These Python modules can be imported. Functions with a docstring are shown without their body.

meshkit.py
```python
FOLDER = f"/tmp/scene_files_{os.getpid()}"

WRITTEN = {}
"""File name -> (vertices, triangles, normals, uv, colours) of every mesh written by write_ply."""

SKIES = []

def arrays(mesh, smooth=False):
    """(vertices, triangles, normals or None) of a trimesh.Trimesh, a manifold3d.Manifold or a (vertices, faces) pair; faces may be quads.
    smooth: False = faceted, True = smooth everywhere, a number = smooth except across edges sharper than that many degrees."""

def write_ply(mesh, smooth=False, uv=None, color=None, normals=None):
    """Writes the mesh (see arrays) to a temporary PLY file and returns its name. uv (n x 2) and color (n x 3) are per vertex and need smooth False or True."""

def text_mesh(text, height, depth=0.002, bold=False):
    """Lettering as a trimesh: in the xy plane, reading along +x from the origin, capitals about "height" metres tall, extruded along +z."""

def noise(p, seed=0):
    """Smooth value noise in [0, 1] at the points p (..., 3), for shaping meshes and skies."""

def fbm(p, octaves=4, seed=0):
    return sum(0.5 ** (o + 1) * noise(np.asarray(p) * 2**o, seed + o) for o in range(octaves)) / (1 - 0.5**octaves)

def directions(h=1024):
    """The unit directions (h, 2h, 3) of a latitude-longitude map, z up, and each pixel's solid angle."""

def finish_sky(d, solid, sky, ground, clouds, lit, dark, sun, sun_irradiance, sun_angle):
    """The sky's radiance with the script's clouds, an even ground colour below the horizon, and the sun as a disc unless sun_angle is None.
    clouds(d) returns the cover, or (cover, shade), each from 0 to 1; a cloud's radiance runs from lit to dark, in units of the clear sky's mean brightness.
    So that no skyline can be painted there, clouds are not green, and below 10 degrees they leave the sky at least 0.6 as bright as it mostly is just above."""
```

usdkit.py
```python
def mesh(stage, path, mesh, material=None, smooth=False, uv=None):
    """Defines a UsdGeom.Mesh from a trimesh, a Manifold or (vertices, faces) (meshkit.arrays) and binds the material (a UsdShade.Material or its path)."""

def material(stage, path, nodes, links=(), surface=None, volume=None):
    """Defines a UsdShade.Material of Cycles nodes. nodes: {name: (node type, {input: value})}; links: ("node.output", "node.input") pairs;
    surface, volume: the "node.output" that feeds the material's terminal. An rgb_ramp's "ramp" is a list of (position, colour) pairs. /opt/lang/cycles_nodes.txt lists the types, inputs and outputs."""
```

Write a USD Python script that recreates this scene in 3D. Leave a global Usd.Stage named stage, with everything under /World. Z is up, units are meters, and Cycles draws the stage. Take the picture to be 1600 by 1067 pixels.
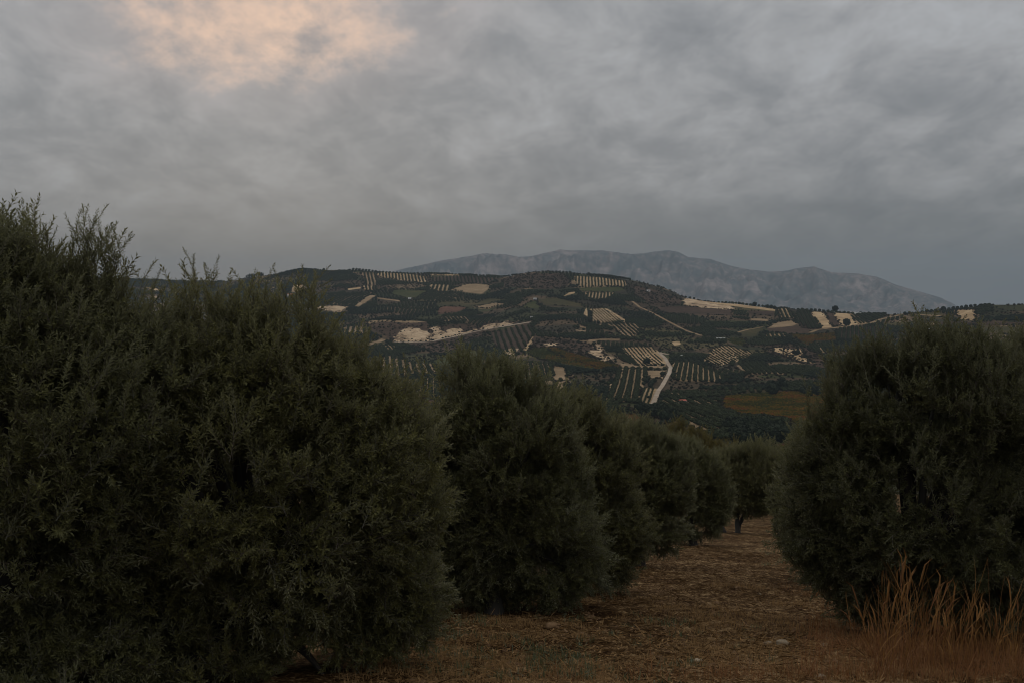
import math
import numpy as np
import trimesh
import shapely
import shapely.affinity
from shapely.geometry import Polygon, LineString
from shapely.ops import unary_union
from scipy.spatial import Delaunay, cKDTree
from pxr import Usd, UsdGeom, UsdLux, UsdShade, Sdf, Gf, Vt
import usdkit
from meshkit import noise, fbm

# ------------------------------------------------------------------ camera, sky, sun, exposure
stage = Usd.Stage.CreateInMemory()
UsdGeom.SetStageUpAxis(stage, 'Z')
UsdGeom.Xform.Define(stage, '/World')
UsdGeom.Scope.Define(stage, '/World/Looks')

EYE = 1.7                     # camera height over the ground it stands on
FPX = 1931.0                  # focal length in pixels of the 1600 px wide photograph
CX, CY, HORIZON = 800.0, 533.5, 450.0
PITCH = math.atan((CY - HORIZON) / FPX)
cam = UsdGeom.Camera.Define(stage, '/World/camera')
cam.CreateHorizontalApertureAttr(22.3)
cam.CreateFocalLengthAttr(22.3 * FPX / 1600.0)
cam.CreateFStopAttr(0.0)
cam.CreateClippingRangeAttr(Gf.Vec2f(0.1, 60000.0))
cam.AddTranslateOp().Set(Gf.Vec3d(0, 0, EYE))
cam.AddRotateXOp().Set(90.0 - math.degrees(PITCH))
cam.CreateExposureAttr(0.0)

SUN_AZ, SUN_EL = math.radians(-11.0), math.radians(12.0)    # behind the thin warm spot in the clouds
SKY = 0.05
def sky_material():
    S = 1.0 / SKY
    def c(r, g, b): return (r * S, g * S, b * S)
    ax, el = math.radians(-11.3), math.radians(11.9)
    W = np.array([math.sin(ax) * math.cos(el), math.cos(ax) * math.cos(el), math.sin(el)])
    n = {
        'tc': ('texture_coordinate', {}),
        'sep': ('separate_xyz', {}),
        'zmax': ('math', {'math_type': 'maximum', 'value2': 0.0}),
        'zz': ('math', {'math_type': 'add', 'value2': 0.34}),
        'u': ('math', {'math_type': 'divide'}), 'v': ('math', {'math_type': 'divide'}),
        'uv': ('combine_xyz', {'z': 0.35}),
        # broad sheets of cloud, lumps in them, fine wisps
        'n1': ('noise_texture', {'scale': 2.4, 'detail': 3.0, 'roughness': 0.5, 'distortion': 0.5}),
        'mp2': ('mapping', {'location': (3.1, 7.7, 0), 'scale': (1.0, 0.72, 1)}),
        'n2': ('noise_texture', {'scale': 7.5, 'detail': 9.0, 'roughness': 0.57, 'distortion': 0.35}),
        'mp3': ('mapping', {'location': (1.0, 2.0, 0), 'rotation': (0, 0, 0.35), 'scale': (1.05, 0.62, 1)}),
        'n3': ('noise_texture', {'scale': 24.0, 'detail': 6.0, 'roughness': 0.6}),
        'r1': ('map_range', {'from_min': 0.33, 'from_max': 0.67, 'to_min': -0.5, 'to_max': 0.5, 'clamp': True}),
        'r2': ('map_range', {'from_min': 0.32, 'from_max': 0.68, 'to_min': -0.5, 'to_max': 0.5, 'clamp': True}),
        'r3': ('map_range', {'from_min': 0.3, 'from_max': 0.7, 'to_min': -0.5, 'to_max': 0.5, 'clamp': True}),
        'a1': ('math', {'math_type': 'multiply_add', 'value2': 0.30, 'value3': 0.5}),
        'a2': ('math', {'math_type': 'multiply_add', 'value2': 0.62}),
        'a3': ('math', {'math_type': 'multiply_add', 'value2': 0.17, 'use_clamp': True}),
        'cl': ('rgb_ramp', {'ramp': [(0.0, c(0.172, 0.182, 0.196)), (0.35, c(0.226, 0.234, 0.246)), (0.6, c(0.280, 0.285, 0.295)), (0.8, c(0.320, 0.327, 0.340)), (1.0, c(0.356, 0.370, 0.388))]}),
        # low down the cloud deck is seen edge on: even, dull and bluish
        'low': ('map_range', {'range_type': 'smoothstep', 'from_min': 0.0, 'from_max': 0.105, 'to_min': 0.92, 'to_max': 0.0, 'clamp': True}),
        'deck': ('mix', {'color2': c(0.116, 0.130, 0.139)}),
        # an overcast sky is brightest overhead
        'tall': ('map_range', {'from_min': 0.0, 'from_max': 1.0, 'to_min': 0.93, 'to_max': 2.6, 'clamp': True}),
        'lift': ('vector_math', {'math_type': 'scale'}),
        # thinner cloud lit warm by the veiled sun
        'wx': ('mapping', {'location': (-W[0] * 0.75, 0, -W[2] * 1.9), 'scale': (0.75, 0.0, 1.9)}),
        'wl': ('vector_math', {'math_type': 'length'}),
        'wn': ('math', {'math_type': 'multiply_add', 'value2': -0.06}),
        'wn2': ('math', {'math_type': 'multiply_add', 'value2': -0.05}),
        'wg': ('map_range', {'range_type': 'smoothstep', 'from_min': -0.02, 'from_max': 0.10, 'to_min': 1.0, 'to_max': 0.0, 'clamp': True}),
        'wh': ('map_range', {'range_type': 'smoothstep', 'from_min': 0.0, 'from_max': 0.19, 'to_min': 0.6, 'to_max': 0.0, 'clamp': True}),
        'front': ('math', {'math_type': 'greater_than', 'value2': 0.0}),
        'wf': ('math', {'math_type': 'multiply'}),
        'wk': ('math', {'math_type': 'multiply', 'value2': 0.95}),
        'hf': ('math', {'math_type': 'multiply'}),
        'halo': ('mix', {'color2': c(0.400, 0.350, 0.345)}),
        'warm': ('mix', {'color2': c(0.86, 0.605, 0.455)}),
        'sky': ('sky_texture', {'sky_type': 'single_scattering', 'sun_disc': False, 'sun_elevation': SUN_EL, 'sun_rotation': SUN_AZ}),
        'mixs': ('mix', {'fac': 0.97}),
        'bg': ('background_shader', {'strength': SKY}),
    }
    l = [('tc.generated', 'sep.vector'), ('sep.z', 'zmax.value1'), ('zmax.value', 'zz.value1'),
         ('sep.x', 'u.value1'), ('zz.value', 'u.value2'), ('sep.y', 'v.value1'), ('zz.value', 'v.value2'),
         ('u.value', 'uv.x'), ('v.value', 'uv.y'),
         ('uv.vector', 'n1.vector'), ('uv.vector', 'mp2.vector'), ('mp2.vector', 'n2.vector'), ('uv.vector', 'mp3.vector'), ('mp3.vector', 'n3.vector'),
         ('n1.fac', 'r1.value'), ('n2.fac', 'r2.value'), ('n3.fac', 'r3.value'),
         ('r1.result', 'a1.value1'), ('r2.result', 'a2.value1'), ('a1.value', 'a2.value3'), ('r3.result', 'a3.value1'), ('a2.value', 'a3.value3'),
         ('a3.value', 'cl.fac'), ('zmax.value', 'low.value'), ('low.result', 'deck.fac'), ('cl.color', 'deck.color1'),
         ('zmax.value', 'tall.value'), ('deck.color', 'lift.vector1'), ('tall.result', 'lift.scale'),
         ('tc.generated', 'wx.vector'), ('wx.vector', 'wl.vector1'), ('r2.result', 'wn.value1'), ('wl.value', 'wn.value3'),
         ('r3.result', 'wn2.value1'), ('wn.value', 'wn2.value3'), ('wn2.value', 'wg.value'), ('wn.value', 'wh.value'),
         ('sep.y', 'front.value1'), ('wg.result', 'wf.value1'), ('front.value', 'wf.value2'), ('wf.value', 'wk.value1'),
         ('wh.result', 'hf.value1'), ('front.value', 'hf.value2'), ('hf.value', 'halo.fac'), ('lift.vector', 'halo.color1'),
         ('wk.value', 'warm.fac'), ('halo.color', 'warm.color1'),
         ('sky.color', 'mixs.color1'), ('warm.color', 'mixs.color2'), ('mixs.color', 'bg.color')]
    return usdkit.material(stage, '/World/Looks/overcast_sky', n, l, surface='bg.background')

dome = UsdLux.DomeLight.Define(stage, '/World/sky')
UsdShade.MaterialBindingAPI.Apply(dome.GetPrim()).Bind(sky_material())
sun = UsdLux.DistantLight.Define(stage, '/World/sun')
sun.CreateIntensityAttr(0.12)
sun.CreateAngleAttr(24.0)
sun.CreateColorAttr(Gf.Vec3f(1.0, 0.82, 0.62))
sun.CreateNormalizeAttr(True)
sun.AddRotateZOp().Set(-math.degrees(SUN_AZ))
sun.AddRotateXOp().Set(-(90.0 - math.degrees(SUN_EL)))

def tag(o, label=None, cat=None, group=None, kind=None):
    p = o.GetPrim() if hasattr(o, 'GetPrim') else o
    for k, v in (('label', label), ('category', cat), ('group', group), ('kind', kind)):
        if v: p.SetCustomDataByKey(k, v)
    return o
tag(dome, 'grey evening cloud with a warm glowing patch in it', 'sky', kind='structure')

_used = {}
def path(name, parent='/World'):
    p = f'{parent}/{name}'
    k = _used.get(p, -1) + 1
    _used[p] = k
    return p if k == 0 else f'{p}_{k:03d}'

# ------------------------------------------------------------------ materials
def speckle(name, stops, scales, rough=0.95, bump=0.0, bump_scale=None, weights=(0.5, 0.3, 0.2), coords='position'):
    """Matte earth or plant cover: a colour ramp over three scales of noise at world positions."""
    src = 'geo.position'
    n = {'geo': ('geometry', {}), 'tc': ('texture_coordinate', {}), 'ramp': ('rgb_ramp', {'ramp': stops}), 'p': ('principled_bsdf', {'roughness': rough, 'specular_ior_level': 0.03})}
    l = [('ramp.color', 'p.base_color')]
    last = None
    for i, s in enumerate(scales):
        n[f'n{i}'] = ('noise_texture', {'scale': s, 'detail': 4.0, 'roughness': 0.6})
        l.append((src, f'n{i}.vector'))
        n[f'm{i}'] = ('map_range', {'from_min': 0.3, 'from_max': 0.7, 'to_min': -0.5, 'to_max': 0.5, 'clamp': True})
        l.append((f'n{i}.fac', f'm{i}.value'))
        n[f'a{i}'] = ('math', {'math_type': 'multiply_add', 'value2': weights[i] * 1.3, 'value3': 0.5})
        l.append((f'm{i}.result', f'a{i}.value1'))
        if last: l.append((last, f'a{i}.value3'))
        last = f'a{i}.value'
    l.append((last, 'ramp.fac'))
    if bump:
        n['bn'] = ('noise_texture', {'scale': bump_scale, 'detail': 6.0, 'roughness': 0.65})
        n['bump'] = ('bump', {'strength': 0.8, 'distance': bump})
        l += [(src, 'bn.vector'), ('bn.fac', 'bump.height'), ('bump.normal', 'p.normal')]
    return usdkit.material(stage, f'/World/Looks/{name}', n, l, surface='p.BSDF')

def flat(name, col, rough=0.8):
    n = {'geo': ('geometry', {}), 'n': ('noise_texture', {'scale': 3.0, 'detail': 5.0}), 'mix': ('mix', {'mix_type': 'multiply', 'fac': 0.5, 'color1': col}), 'p': ('principled_bsdf', {'roughness': rough})}
    return usdkit.material(stage, f'/World/Looks/{name}', n, [('geo.position', 'n.vector'), ('n.color', 'mix.color2'), ('mix.color', 'p.base_color')], surface='p.BSDF')

def leafy(name, top, under, spread=0.35, translucent=0.22, rough=0.45, spec=0.4):
    """Leaves: darker upper face, pale underside, every leaf (mesh island) a little different, some light passing through."""
    n = {'geo': ('geometry', {}), 'info': ('object_info', {}),
         'sq': ('math', {'math_type': 'power', 'value2': 2.2}), 'isl': ('map_range', {'from_min': 0, 'from_max': 1, 'to_min': 1 - 0.75 * spread, 'to_max': 1 + 1.6 * spread}),
         'obj': ('map_range', {'from_min': 0, 'from_max': 1, 'to_min': 0.8, 'to_max': 1.2}),
         'k': ('math', {'math_type': 'multiply'}),
         'face': ('mix', {'color1': top, 'color2': under}),
         'yel': ('mix', {'color2': (top[0] * 1.9, top[1] * 1.55, top[2] * 1.1)}),
         'yf': ('map_range', {'from_min': 0.8, 'from_max': 1.0, 'to_min': 0.0, 'to_max': 0.7, 'clamp': True}),
         'sc': ('vector_math', {'math_type': 'scale'}),
         'p': ('principled_bsdf', {'roughness': rough, 'specular_ior_level': spec}),
         'tc': ('vector_math', {'math_type': 'scale', 'scale': translucent}), 't': ('translucent_bsdf', {}), 'mix': ('add_closure', {})}
    l = [('geo.random_per_island', 'sq.value1'), ('sq.value', 'isl.value'), ('info.random', 'obj.value'), ('isl.result', 'k.value1'), ('obj.result', 'k.value2'),
         ('geo.random_per_island', 'yf.value'), ('yf.result', 'yel.fac'), ('face.color', 'yel.color1'),
         ('geo.backfacing', 'face.fac'), ('yel.color', 'sc.vector1'), ('k.value', 'sc.scale'),
         ('sc.vector', 'p.base_color'), ('sc.vector', 'tc.vector1'), ('tc.vector', 't.color'), ('p.BSDF', 'mix.closure1'), ('t.BSDF', 'mix.closure2')]
    return usdkit.material(stage, f'/World/Looks/{name}', n, l, surface='mix.closure')

M = {}
M['soil'] = speckle('orchard_soil', [(0, (0.020, 0.009, 0.003)), (0.3, (0.046, 0.023, 0.008)), (0.52, (0.078, 0.043, 0.017)), (0.72, (0.140, 0.083, 0.037)), (1, (0.300, 0.198, 0.100))], (0.6, 5.0, 26.0), bump=0.06, bump_scale=11.0, weights=(0.4, 0.65, 0.75))
M['hill'] = usdkit.material(stage, '/World/Looks/hill_parcels', {
    'geo': ('geometry', {}), 'wob': ('noise_texture', {'scale': 0.03, 'detail': 3.0}), 'wobs': ('vector_math', {'math_type': 'scale', 'scale': 40.0}), 'add': ('vector_math', {'math_type': 'add'}),
    'flat': ('mapping', {'scale': (1, 1, 0)}), 'vor': ('voronoi_texture', {'scale': 0.0105}), 'hue': ('separate_color', {}),
    'tone': ('rgb_ramp', {'interpolate': False, 'ramp': [(0.0, (.026, .026, .011)), (0.22, (.050, .034, .018)), (0.40, (.034, .035, .012)), (0.55, (.078, .052, .028)), (0.70, (.030, .024, .013)), (0.82, (.062, .050, .020)), (0.92, (.125, .085, .047))]}),
    'n': ('noise_texture', {'scale': 0.05, 'detail': 6.0, 'roughness': 0.65}), 'k': ('map_range', {'from_min': 0.3, 'from_max': 0.7, 'to_min': 0.45, 'to_max': 1.6}), 'mul': ('vector_math', {'math_type': 'scale'}),
    'bn': ('noise_texture', {'scale': 0.3, 'detail': 6.0}), 'bump': ('bump', {'strength': 0.8, 'distance': 0.5}), 'p': ('principled_bsdf', {'roughness': 0.95, 'specular_ior_level': 0.03})},
    [('geo.position', 'wob.vector'), ('wob.color', 'wobs.vector1'), ('geo.position', 'add.vector1'), ('wobs.vector', 'add.vector2'), ('add.vector', 'flat.vector'), ('flat.vector', 'vor.vector'), ('vor.color', 'hue.color'), ('hue.r', 'tone.fac'),
     ('geo.position', 'n.vector'), ('n.fac', 'k.value'), ('tone.color', 'mul.vector1'), ('k.result', 'mul.scale'), ('mul.vector', 'p.base_color'), ('geo.position', 'bn.vector'), ('bn.fac', 'bump.height'), ('bump.normal', 'p.normal')], surface='p.BSDF')
M['mountain'] = speckle('mountain_rock', [(0, (0.054, 0.068, 0.068)), (0.4, (0.090, 0.094, 0.090)), (0.62, (0.135, 0.118, 0.108)), (1, (0.230, 0.190, 0.170))], (0.0014, 0.005, 0.022), weights=(0.45, 0.6, 0.6))
M['pale'] = speckle('pale_marl', [(0, (0.200, 0.132, 0.066)), (0.5, (0.385, 0.262, 0.140)), (1, (0.550, 0.410, 0.245))], (0.012, 0.06, 0.5))
M['cliff'] = speckle('bare_bank', [(0, (0.060, 0.040, 0.024)), (0.22, (0.130, 0.085, 0.048)), (0.34, (0.330, 0.230, 0.135)), (0.7, (0.450, 0.325, 0.200)), (1, (0.540, 0.410, 0.270))], (0.02, 0.07, 0.3), weights=(0.45, 0.5, 0.4), bump=1.5, bump_scale=0.12)
M['grovepale'] = speckle('pale_grove_soil', [(0, (.15, .098, .048)), (.5, (.30, .205, .108)), (1, (.43, .31, .18))], (0.014, 0.08, 0.5))
M['verge'] = speckle('weedy_verge', [(0, (.032, .026, .013)), (.45, (.085, .058, .031)), (.6, (.15, .105, .058)), (1, (.27, .19, .11))], (0.03, 0.12, 0.6))
M['tan'] = speckle('dry_grass_soil', [(0, (0.130, 0.086, 0.044)), (0.5, (0.235, 0.160, 0.088)), (1, (0.330, 0.235, 0.140))], (0.015, 0.07, 0.5))
M['brown'] = speckle('brown_fallow', [(0, (0.022, 0.014, 0.008)), (0.5, (0.046, 0.028, 0.017)), (1, (0.085, 0.052, 0.032))], (0.012, 0.06, 0.4), bump=0.5, bump_scale=0.3)
M['red'] = speckle('red_earth', [(0, (0.050, 0.024, 0.014)), (0.5, (0.088, 0.040, 0.023)), (1, (0.135, 0.062, 0.036))], (0.02, 0.07, 0.4))
M['green'] = speckle('green_crop', [(0, (0.021, 0.027, 0.006)), (0.5, (0.038, 0.041, 0.010)), (1, (0.066, 0.054, 0.016))], (0.015, 0.07, 0.5), bump=0.6, bump_scale=0.4)
M['olivefield'] = speckle('dull_green_terrace', [(0, (0.025, 0.024, 0.008)), (0.5, (0.047, 0.039, 0.013)), (1, (0.085, 0.058, 0.024))], (0.015, 0.07, 0.5), bump=0.6, bump_scale=0.4)
M['vine'] = speckle('autumn_vines', [(0, (0.018, 0.019, 0.002)), (0.35, (0.038, 0.027, 0.002)), (0.6, (0.060, 0.029, 0.002)), (1, (0.092, 0.033, 0.004))], (0.012, 0.05, 0.45), weights=(0.6, 0.35, 0.4), bump=0.6, bump_scale=0.5)
M['track'] = speckle('gravel_track', [(0, (0.240, 0.180, 0.125)), (0.5, (0.350, 0.275, 0.200)), (1, (0.430, 0.355, 0.275))], (0.03, 0.2, 1.0))
M['leaf'] = leafy('olive_leaf', (0.118, 0.115, 0.044), (0.19, 0.186, 0.105), spread=0.6, spec=0.16, rough=0.5, translucent=0.7)
M['leaf_b'] = leafy('olive_leaf_yellowish', (0.138, 0.130, 0.046), (0.205, 0.196, 0.106), spread=0.65, spec=0.16, rough=0.5, translucent=0.7)
M['leaf_d'] = leafy('olive_leaf_dark', (0.092, 0.090, 0.036), (0.155, 0.152, 0.086), spread=0.6, spec=0.16, rough=0.5, translucent=0.65)
M['leaf_y'] = leafy('yellowing_leaf', (0.135, 0.105, 0.022), (0.15, 0.125, 0.045), spec=0.15)
M['farleaf'] = leafy('far_olive_foliage', (0.029, 0.035, 0.0135), (0.029, 0.035, 0.0135), spread=0.3, translucent=0.0, rough=0.9, spec=0.1)
M['fardark'] = leafy('far_dark_foliage', (0.017, 0.023, 0.011), (0.017, 0.023, 0.011), spread=0.3, translucent=0.0, rough=0.9, spec=0.1)
M['farscrub'] = leafy('far_scrub_foliage', (0.034, 0.027, 0.014), (0.034, 0.027, 0.014), spread=0.45, translucent=0.0, rough=0.95, spec=0.1)
for _n, _c in (('vine_rust', (.19, .070, .014)), ('vine_gold', (.19, .118, .014)), ('vine_olive', (.105, .083, .012)), ('vine_green', (.050, .058, .012))):
    M[_n] = leafy(_n + '_leaves', _c, _c, spread=0.4, translucent=0.1, rough=0.9, spec=0.05)
M['litter'] = leafy('brown_litter', (0.125, 0.068, 0.026), (0.125, 0.068, 0.026), spread=0.5, translucent=0.1, rough=0.9, spec=0.05)
M['bark'] = flat('olive_bark', (0.030, 0.024, 0.018), 0.9)
M['twig'] = flat('olive_twig', (0.07, 0.058, 0.04), 0.8)
M['straw'] = leafy('dry_straw', (0.30, 0.180, 0.076), (0.30, 0.180, 0.076), spread=0.45, translucent=0.4, rough=0.7, spec=0.1)
M['rust'] = leafy('rusty_dry_grass', (0.24, 0.105, 0.036), (0.24, 0.105, 0.036), spread=0.4, translucent=0.2, rough=0.7, spec=0.2)
M['gold'] = leafy('golden_dry_grass', (0.30, 0.150, 0.048), (0.30, 0.150, 0.048), spread=0.45, translucent=0.4, rough=0.7, spec=0.1)
M['weed'] = leafy('green_weed', (0.075, 0.085, 0.030), (0.08, 0.09, 0.04), spread=0.3)
M['stone'] = speckle('pale_limestone', [(0, (0.130, 0.095, 0.058)), (0.5, (0.210, 0.160, 0.105)), (1, (0.320, 0.260, 0.180))], (3.0, 14.0, 60.0), bump=0.02, bump_scale=30.0)
M['clod'] = speckle('soil_clod', [(0, (0.06, 0.034, 0.017)), (0.5, (0.115, 0.068, 0.035)), (1, (0.20, 0.13, 0.072))], (0.8, 6.0, 40.0))
M['white'] = flat('white_plaster', (0.80, 0.78, 0.74))
M['roof'] = flat('red_roof_tiles', (0.42, 0.13, 0.06))
M['orange'] = flat('orange_roof_sheet', (0.36, 0.075, 0.03))
M['dark'] = flat('dark_opening', (0.03, 0.028, 0.026))

# ------------------------------------------------------------------ terrain
def ray_of(px, py):
    """Azimuth (from +y towards +x) and rise per metre of ground distance of the line of sight through a pixel."""
    px, py = np.asarray(px, float), np.asarray(py, float)
    a, b = (px - CX) / FPX, (CY - py) / FPX
    y = math.cos(PITCH) + b * math.sin(PITCH)
    z = -math.sin(PITCH) + b * math.cos(PITCH)
    h = np.hypot(a, y)
    return np.arctan2(a, y), z / h

SKYLINE = np.array([(-300, 436, 3600), (-100, 434, 3600), (0, 432, 3600), (100, 429, 3600), (150, 434, 3600), (195, 437, 3600), (270, 438, 3600), (330, 440, 3500), (370, 436, 3300), (400, 431, 3200),
    (440, 426, 3100), (470, 420, 3050), (500, 421, 3050), (560, 420, 3050), (590, 424, 3050), (640, 427, 3050), (700, 428, 3000), (750, 431, 2950), (785, 433, 2850),
    (800, 431, 2800), (830, 425, 2750), (855, 423.5, 2750), (900, 427, 2720), (950, 431, 2700), (1000, 440, 2650), (1040, 450, 2600), (1070, 464, 2500), (1100, 469, 2450),
    (1150, 474, 2400), (1200, 480, 2350), (1250, 483, 2300), (1300, 485.5, 2250), (1350, 487.5, 2250), (1400, 488.5, 2200), (1440, 485, 2200), (1480, 481, 2200),
    (1510, 477, 2150), (1545, 473, 2100), (1600, 472, 2100), (1700, 469, 2100), (1900, 466, 2100)], float)
NEAR_D = np.array([0, 50, 150, 300, 450, 600, 700, 880.0])
NEAR_Z = np.array([0, -8.0, -23.5, -45.5, -62.0, -74.0, -80.5, -89.0])
SC_X = [560, 600, 640, 700, 750, 800, 830, 855]
SC_B = [531, 532, 536, 529.5, 518.5, 510, 506, 503]
SC_T = [505, 503, 504, 506, 505, 503.5, 502.5, 501]
SC_W = [0, 1, 1, 1, 1, 1, 0.8, 0]

def az_of(px): return ray_of(px, HORIZON)[0]

def profile(az, r):
    """Ground height over the camera's foot for 1-d az and r (grid)."""
    px = CX + FPX * np.tan(np.clip(az, -0.55, 0.55)) * math.cos(PITCH)
    ys, ds = np.interp(px, SKYLINE[:, 0], SKYLINE[:, 1]), np.interp(px, SKYLINE[:, 0], SKYLINE[:, 2])
    Z = np.empty((len(az), len(r)))
    for i in range(len(az)):
        y0 = HORIZON + FPX * (EYE - NEAR_Z[-1]) / NEAR_D[-1]
        d_ctrl, y_ctrl = [880.0, ds[i]], [y0, ys[i]]
        w = np.interp(px[i], SC_X, SC_W, left=0, right=0)
        if w > 0:
            yb, yt = np.interp(px[i], SC_X, SC_B), np.interp(px[i], SC_X, SC_T)
            lin = lambda y: 880 + (ds[i] - 880) * (y0 - y) / (y0 - ys[i])
            db, dt = lin(yb), lin(yt)
            m, hw = (db + dt) / 2, (dt - db) / 2
            hw = hw * (1 - 0.62 * w)
            d_ctrl, y_ctrl = [880.0, m - hw, m + hw, ds[i]], [y0, yb, yt, ys[i]]
        y = np.interp(r, d_ctrl, y_ctrl)
        z = EYE - (y - HORIZON) / FPX * r
        z = np.where(r < 880, np.interp(r, NEAR_D, NEAR_Z), z)
        zs = EYE - (ys[i] - HORIZON) / FPX * ds[i]
        over = r - ds[i]
        z = np.where(over > 0, zs - 0.00012 * np.minimum(over, 500) ** 2 - 0.12 * np.clip(over - 500, 0, None), z)
        Z[i] = np.maximum(z, -470.0)
    # soften kinks along r
    return Z

R = np.concatenate([np.array([0.4, 2, 4, 6]), np.arange(7, 30, 0.12), np.arange(30, 60, 0.3), np.geomspace(60, 240, 60), np.geomspace(248, 880, 90), np.arange(888, 3700, 9.0), np.geomspace(3760, 18000, 24)])
AZ = np.radians(np.concatenate([np.arange(-180, -32, 4.0), np.arange(-32, -25.5, 0.5), np.arange(-25.5, 25.5, 0.09), np.arange(25.5, 32, 0.5), np.arange(32, 180.01, 4.0)]))
def smooth_r(Z, r):
    # box filter in r for the far part, to round the profile's kinks
    k = np.searchsorted(r, 300)
    k2 = np.searchsorted(r, 3690)
    out = Z.copy()
    for _ in range(6):
        out[:, k:k2] = 0.25 * out[:, k - 1:k2 - 1] + 0.5 * out[:, k:k2] + 0.25 * out[:, k + 1:k2 + 1]
    return out
_Z = smooth_r(profile(AZ, R), R)
_X, _Y = np.sin(AZ)[:, None] * R[None], np.cos(AZ)[:, None] * R[None]
_P = np.stack([_X, _Y, np.zeros_like(_X)], -1)
_amp = np.interp(R, [250, 700, 900, 2000, 4000], [0, 2, 5, 6, 6])[None]
_Z += _amp * (fbm(_P / 420.0, 3, seed=5) - 0.5) * 2 + 0.25 * _amp * (fbm(_P / 90.0, 2, seed=9) - 0.5) * 2
# the orchard floor: ploughed unevenness, ruts and clods
_near = np.interp(R, [0, 6, 60, 140], [0, 1, 1, 0])[None]
_Z += _near * (0.16 * (fbm(_P / 2.4, 3, seed=21) - 0.5) + 0.07 * (fbm(_P / 0.45, 3, seed=33) - 0.5) + 0.05 * (fbm(_P / 0.16, 2, seed=44) - 0.5) * (R[None] < 45))

def H(x, y):
    x, y = np.asarray(x, float), np.asarray(y, float)
    az, r = np.arctan2(x, y), np.hypot(x, y)
    i = np.clip(np.searchsorted(AZ, az) - 1, 0, len(AZ) - 2); j = np.clip(np.searchsorted(R, r) - 1, 0, len(R) - 2)
    s, t = (az - AZ[i]) / (AZ[i + 1] - AZ[i]), np.clip((r - R[j]) / (R[j + 1] - R[j]), 0, 1)
    return (_Z[i, j] * (1 - s) + _Z[i + 1, j] * s) * (1 - t) + (_Z[i, j + 1] * (1 - s) + _Z[i + 1, j + 1] * s) * t

_march = np.arange(420.0, 3640.0, 3.0)
_march_near = np.arange(3.0, 420.0, 0.1)
def back(px, py, near=False):
    """Where the lines of sight through these pixels first meet the ground: (n, 2) world x, y."""
    az, s = ray_of(np.atleast_1d(px), np.atleast_1d(py))
    m = _march_near if near else _march
    x, y = np.sin(az)[:, None] * m, np.cos(az)[:, None] * m
    hit = H(x, y) >= EYE + s[:, None] * m
    k = np.argmax(hit, 1)
    none = ~hit.any(1)
    rr = m[k]
    if none.any():
        pxs = np.atleast_1d(px)[none]
        rr[none] = np.interp(pxs, SKYLINE[:, 0], SKYLINE[:, 2]) if not near else m[-1]
    return np.stack([np.sin(az) * rr, np.cos(az) * rr], -1)

def grid_mesh(j0, j1):
    n, m = len(AZ), j1 - j0
    v = np.stack([_X[:, j0:j1], _Y[:, j0:j1], _Z[:, j0:j1]], -1).reshape(-1, 3)
    a, b = np.meshgrid(np.arange(n - 1), np.arange(m - 1), indexing='ij')
    q = np.stack([a * m + b, (a + 1) * m + b, (a + 1) * m + b + 1, a * m + b + 1], -1).reshape(-1, 4)
    f = np.vstack([q[:, [0, 2, 1]], q[:, [0, 3, 2]]])
    if j0 == 0:
        c = len(v); v = np.vstack([v, [[0, 0, _Z[:, 0].mean()]]])
        f = np.vstack([f, np.stack([np.full(n - 1, c), np.arange(1, n) * m, np.arange(n - 1) * m], -1)])
    return v, f

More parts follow.
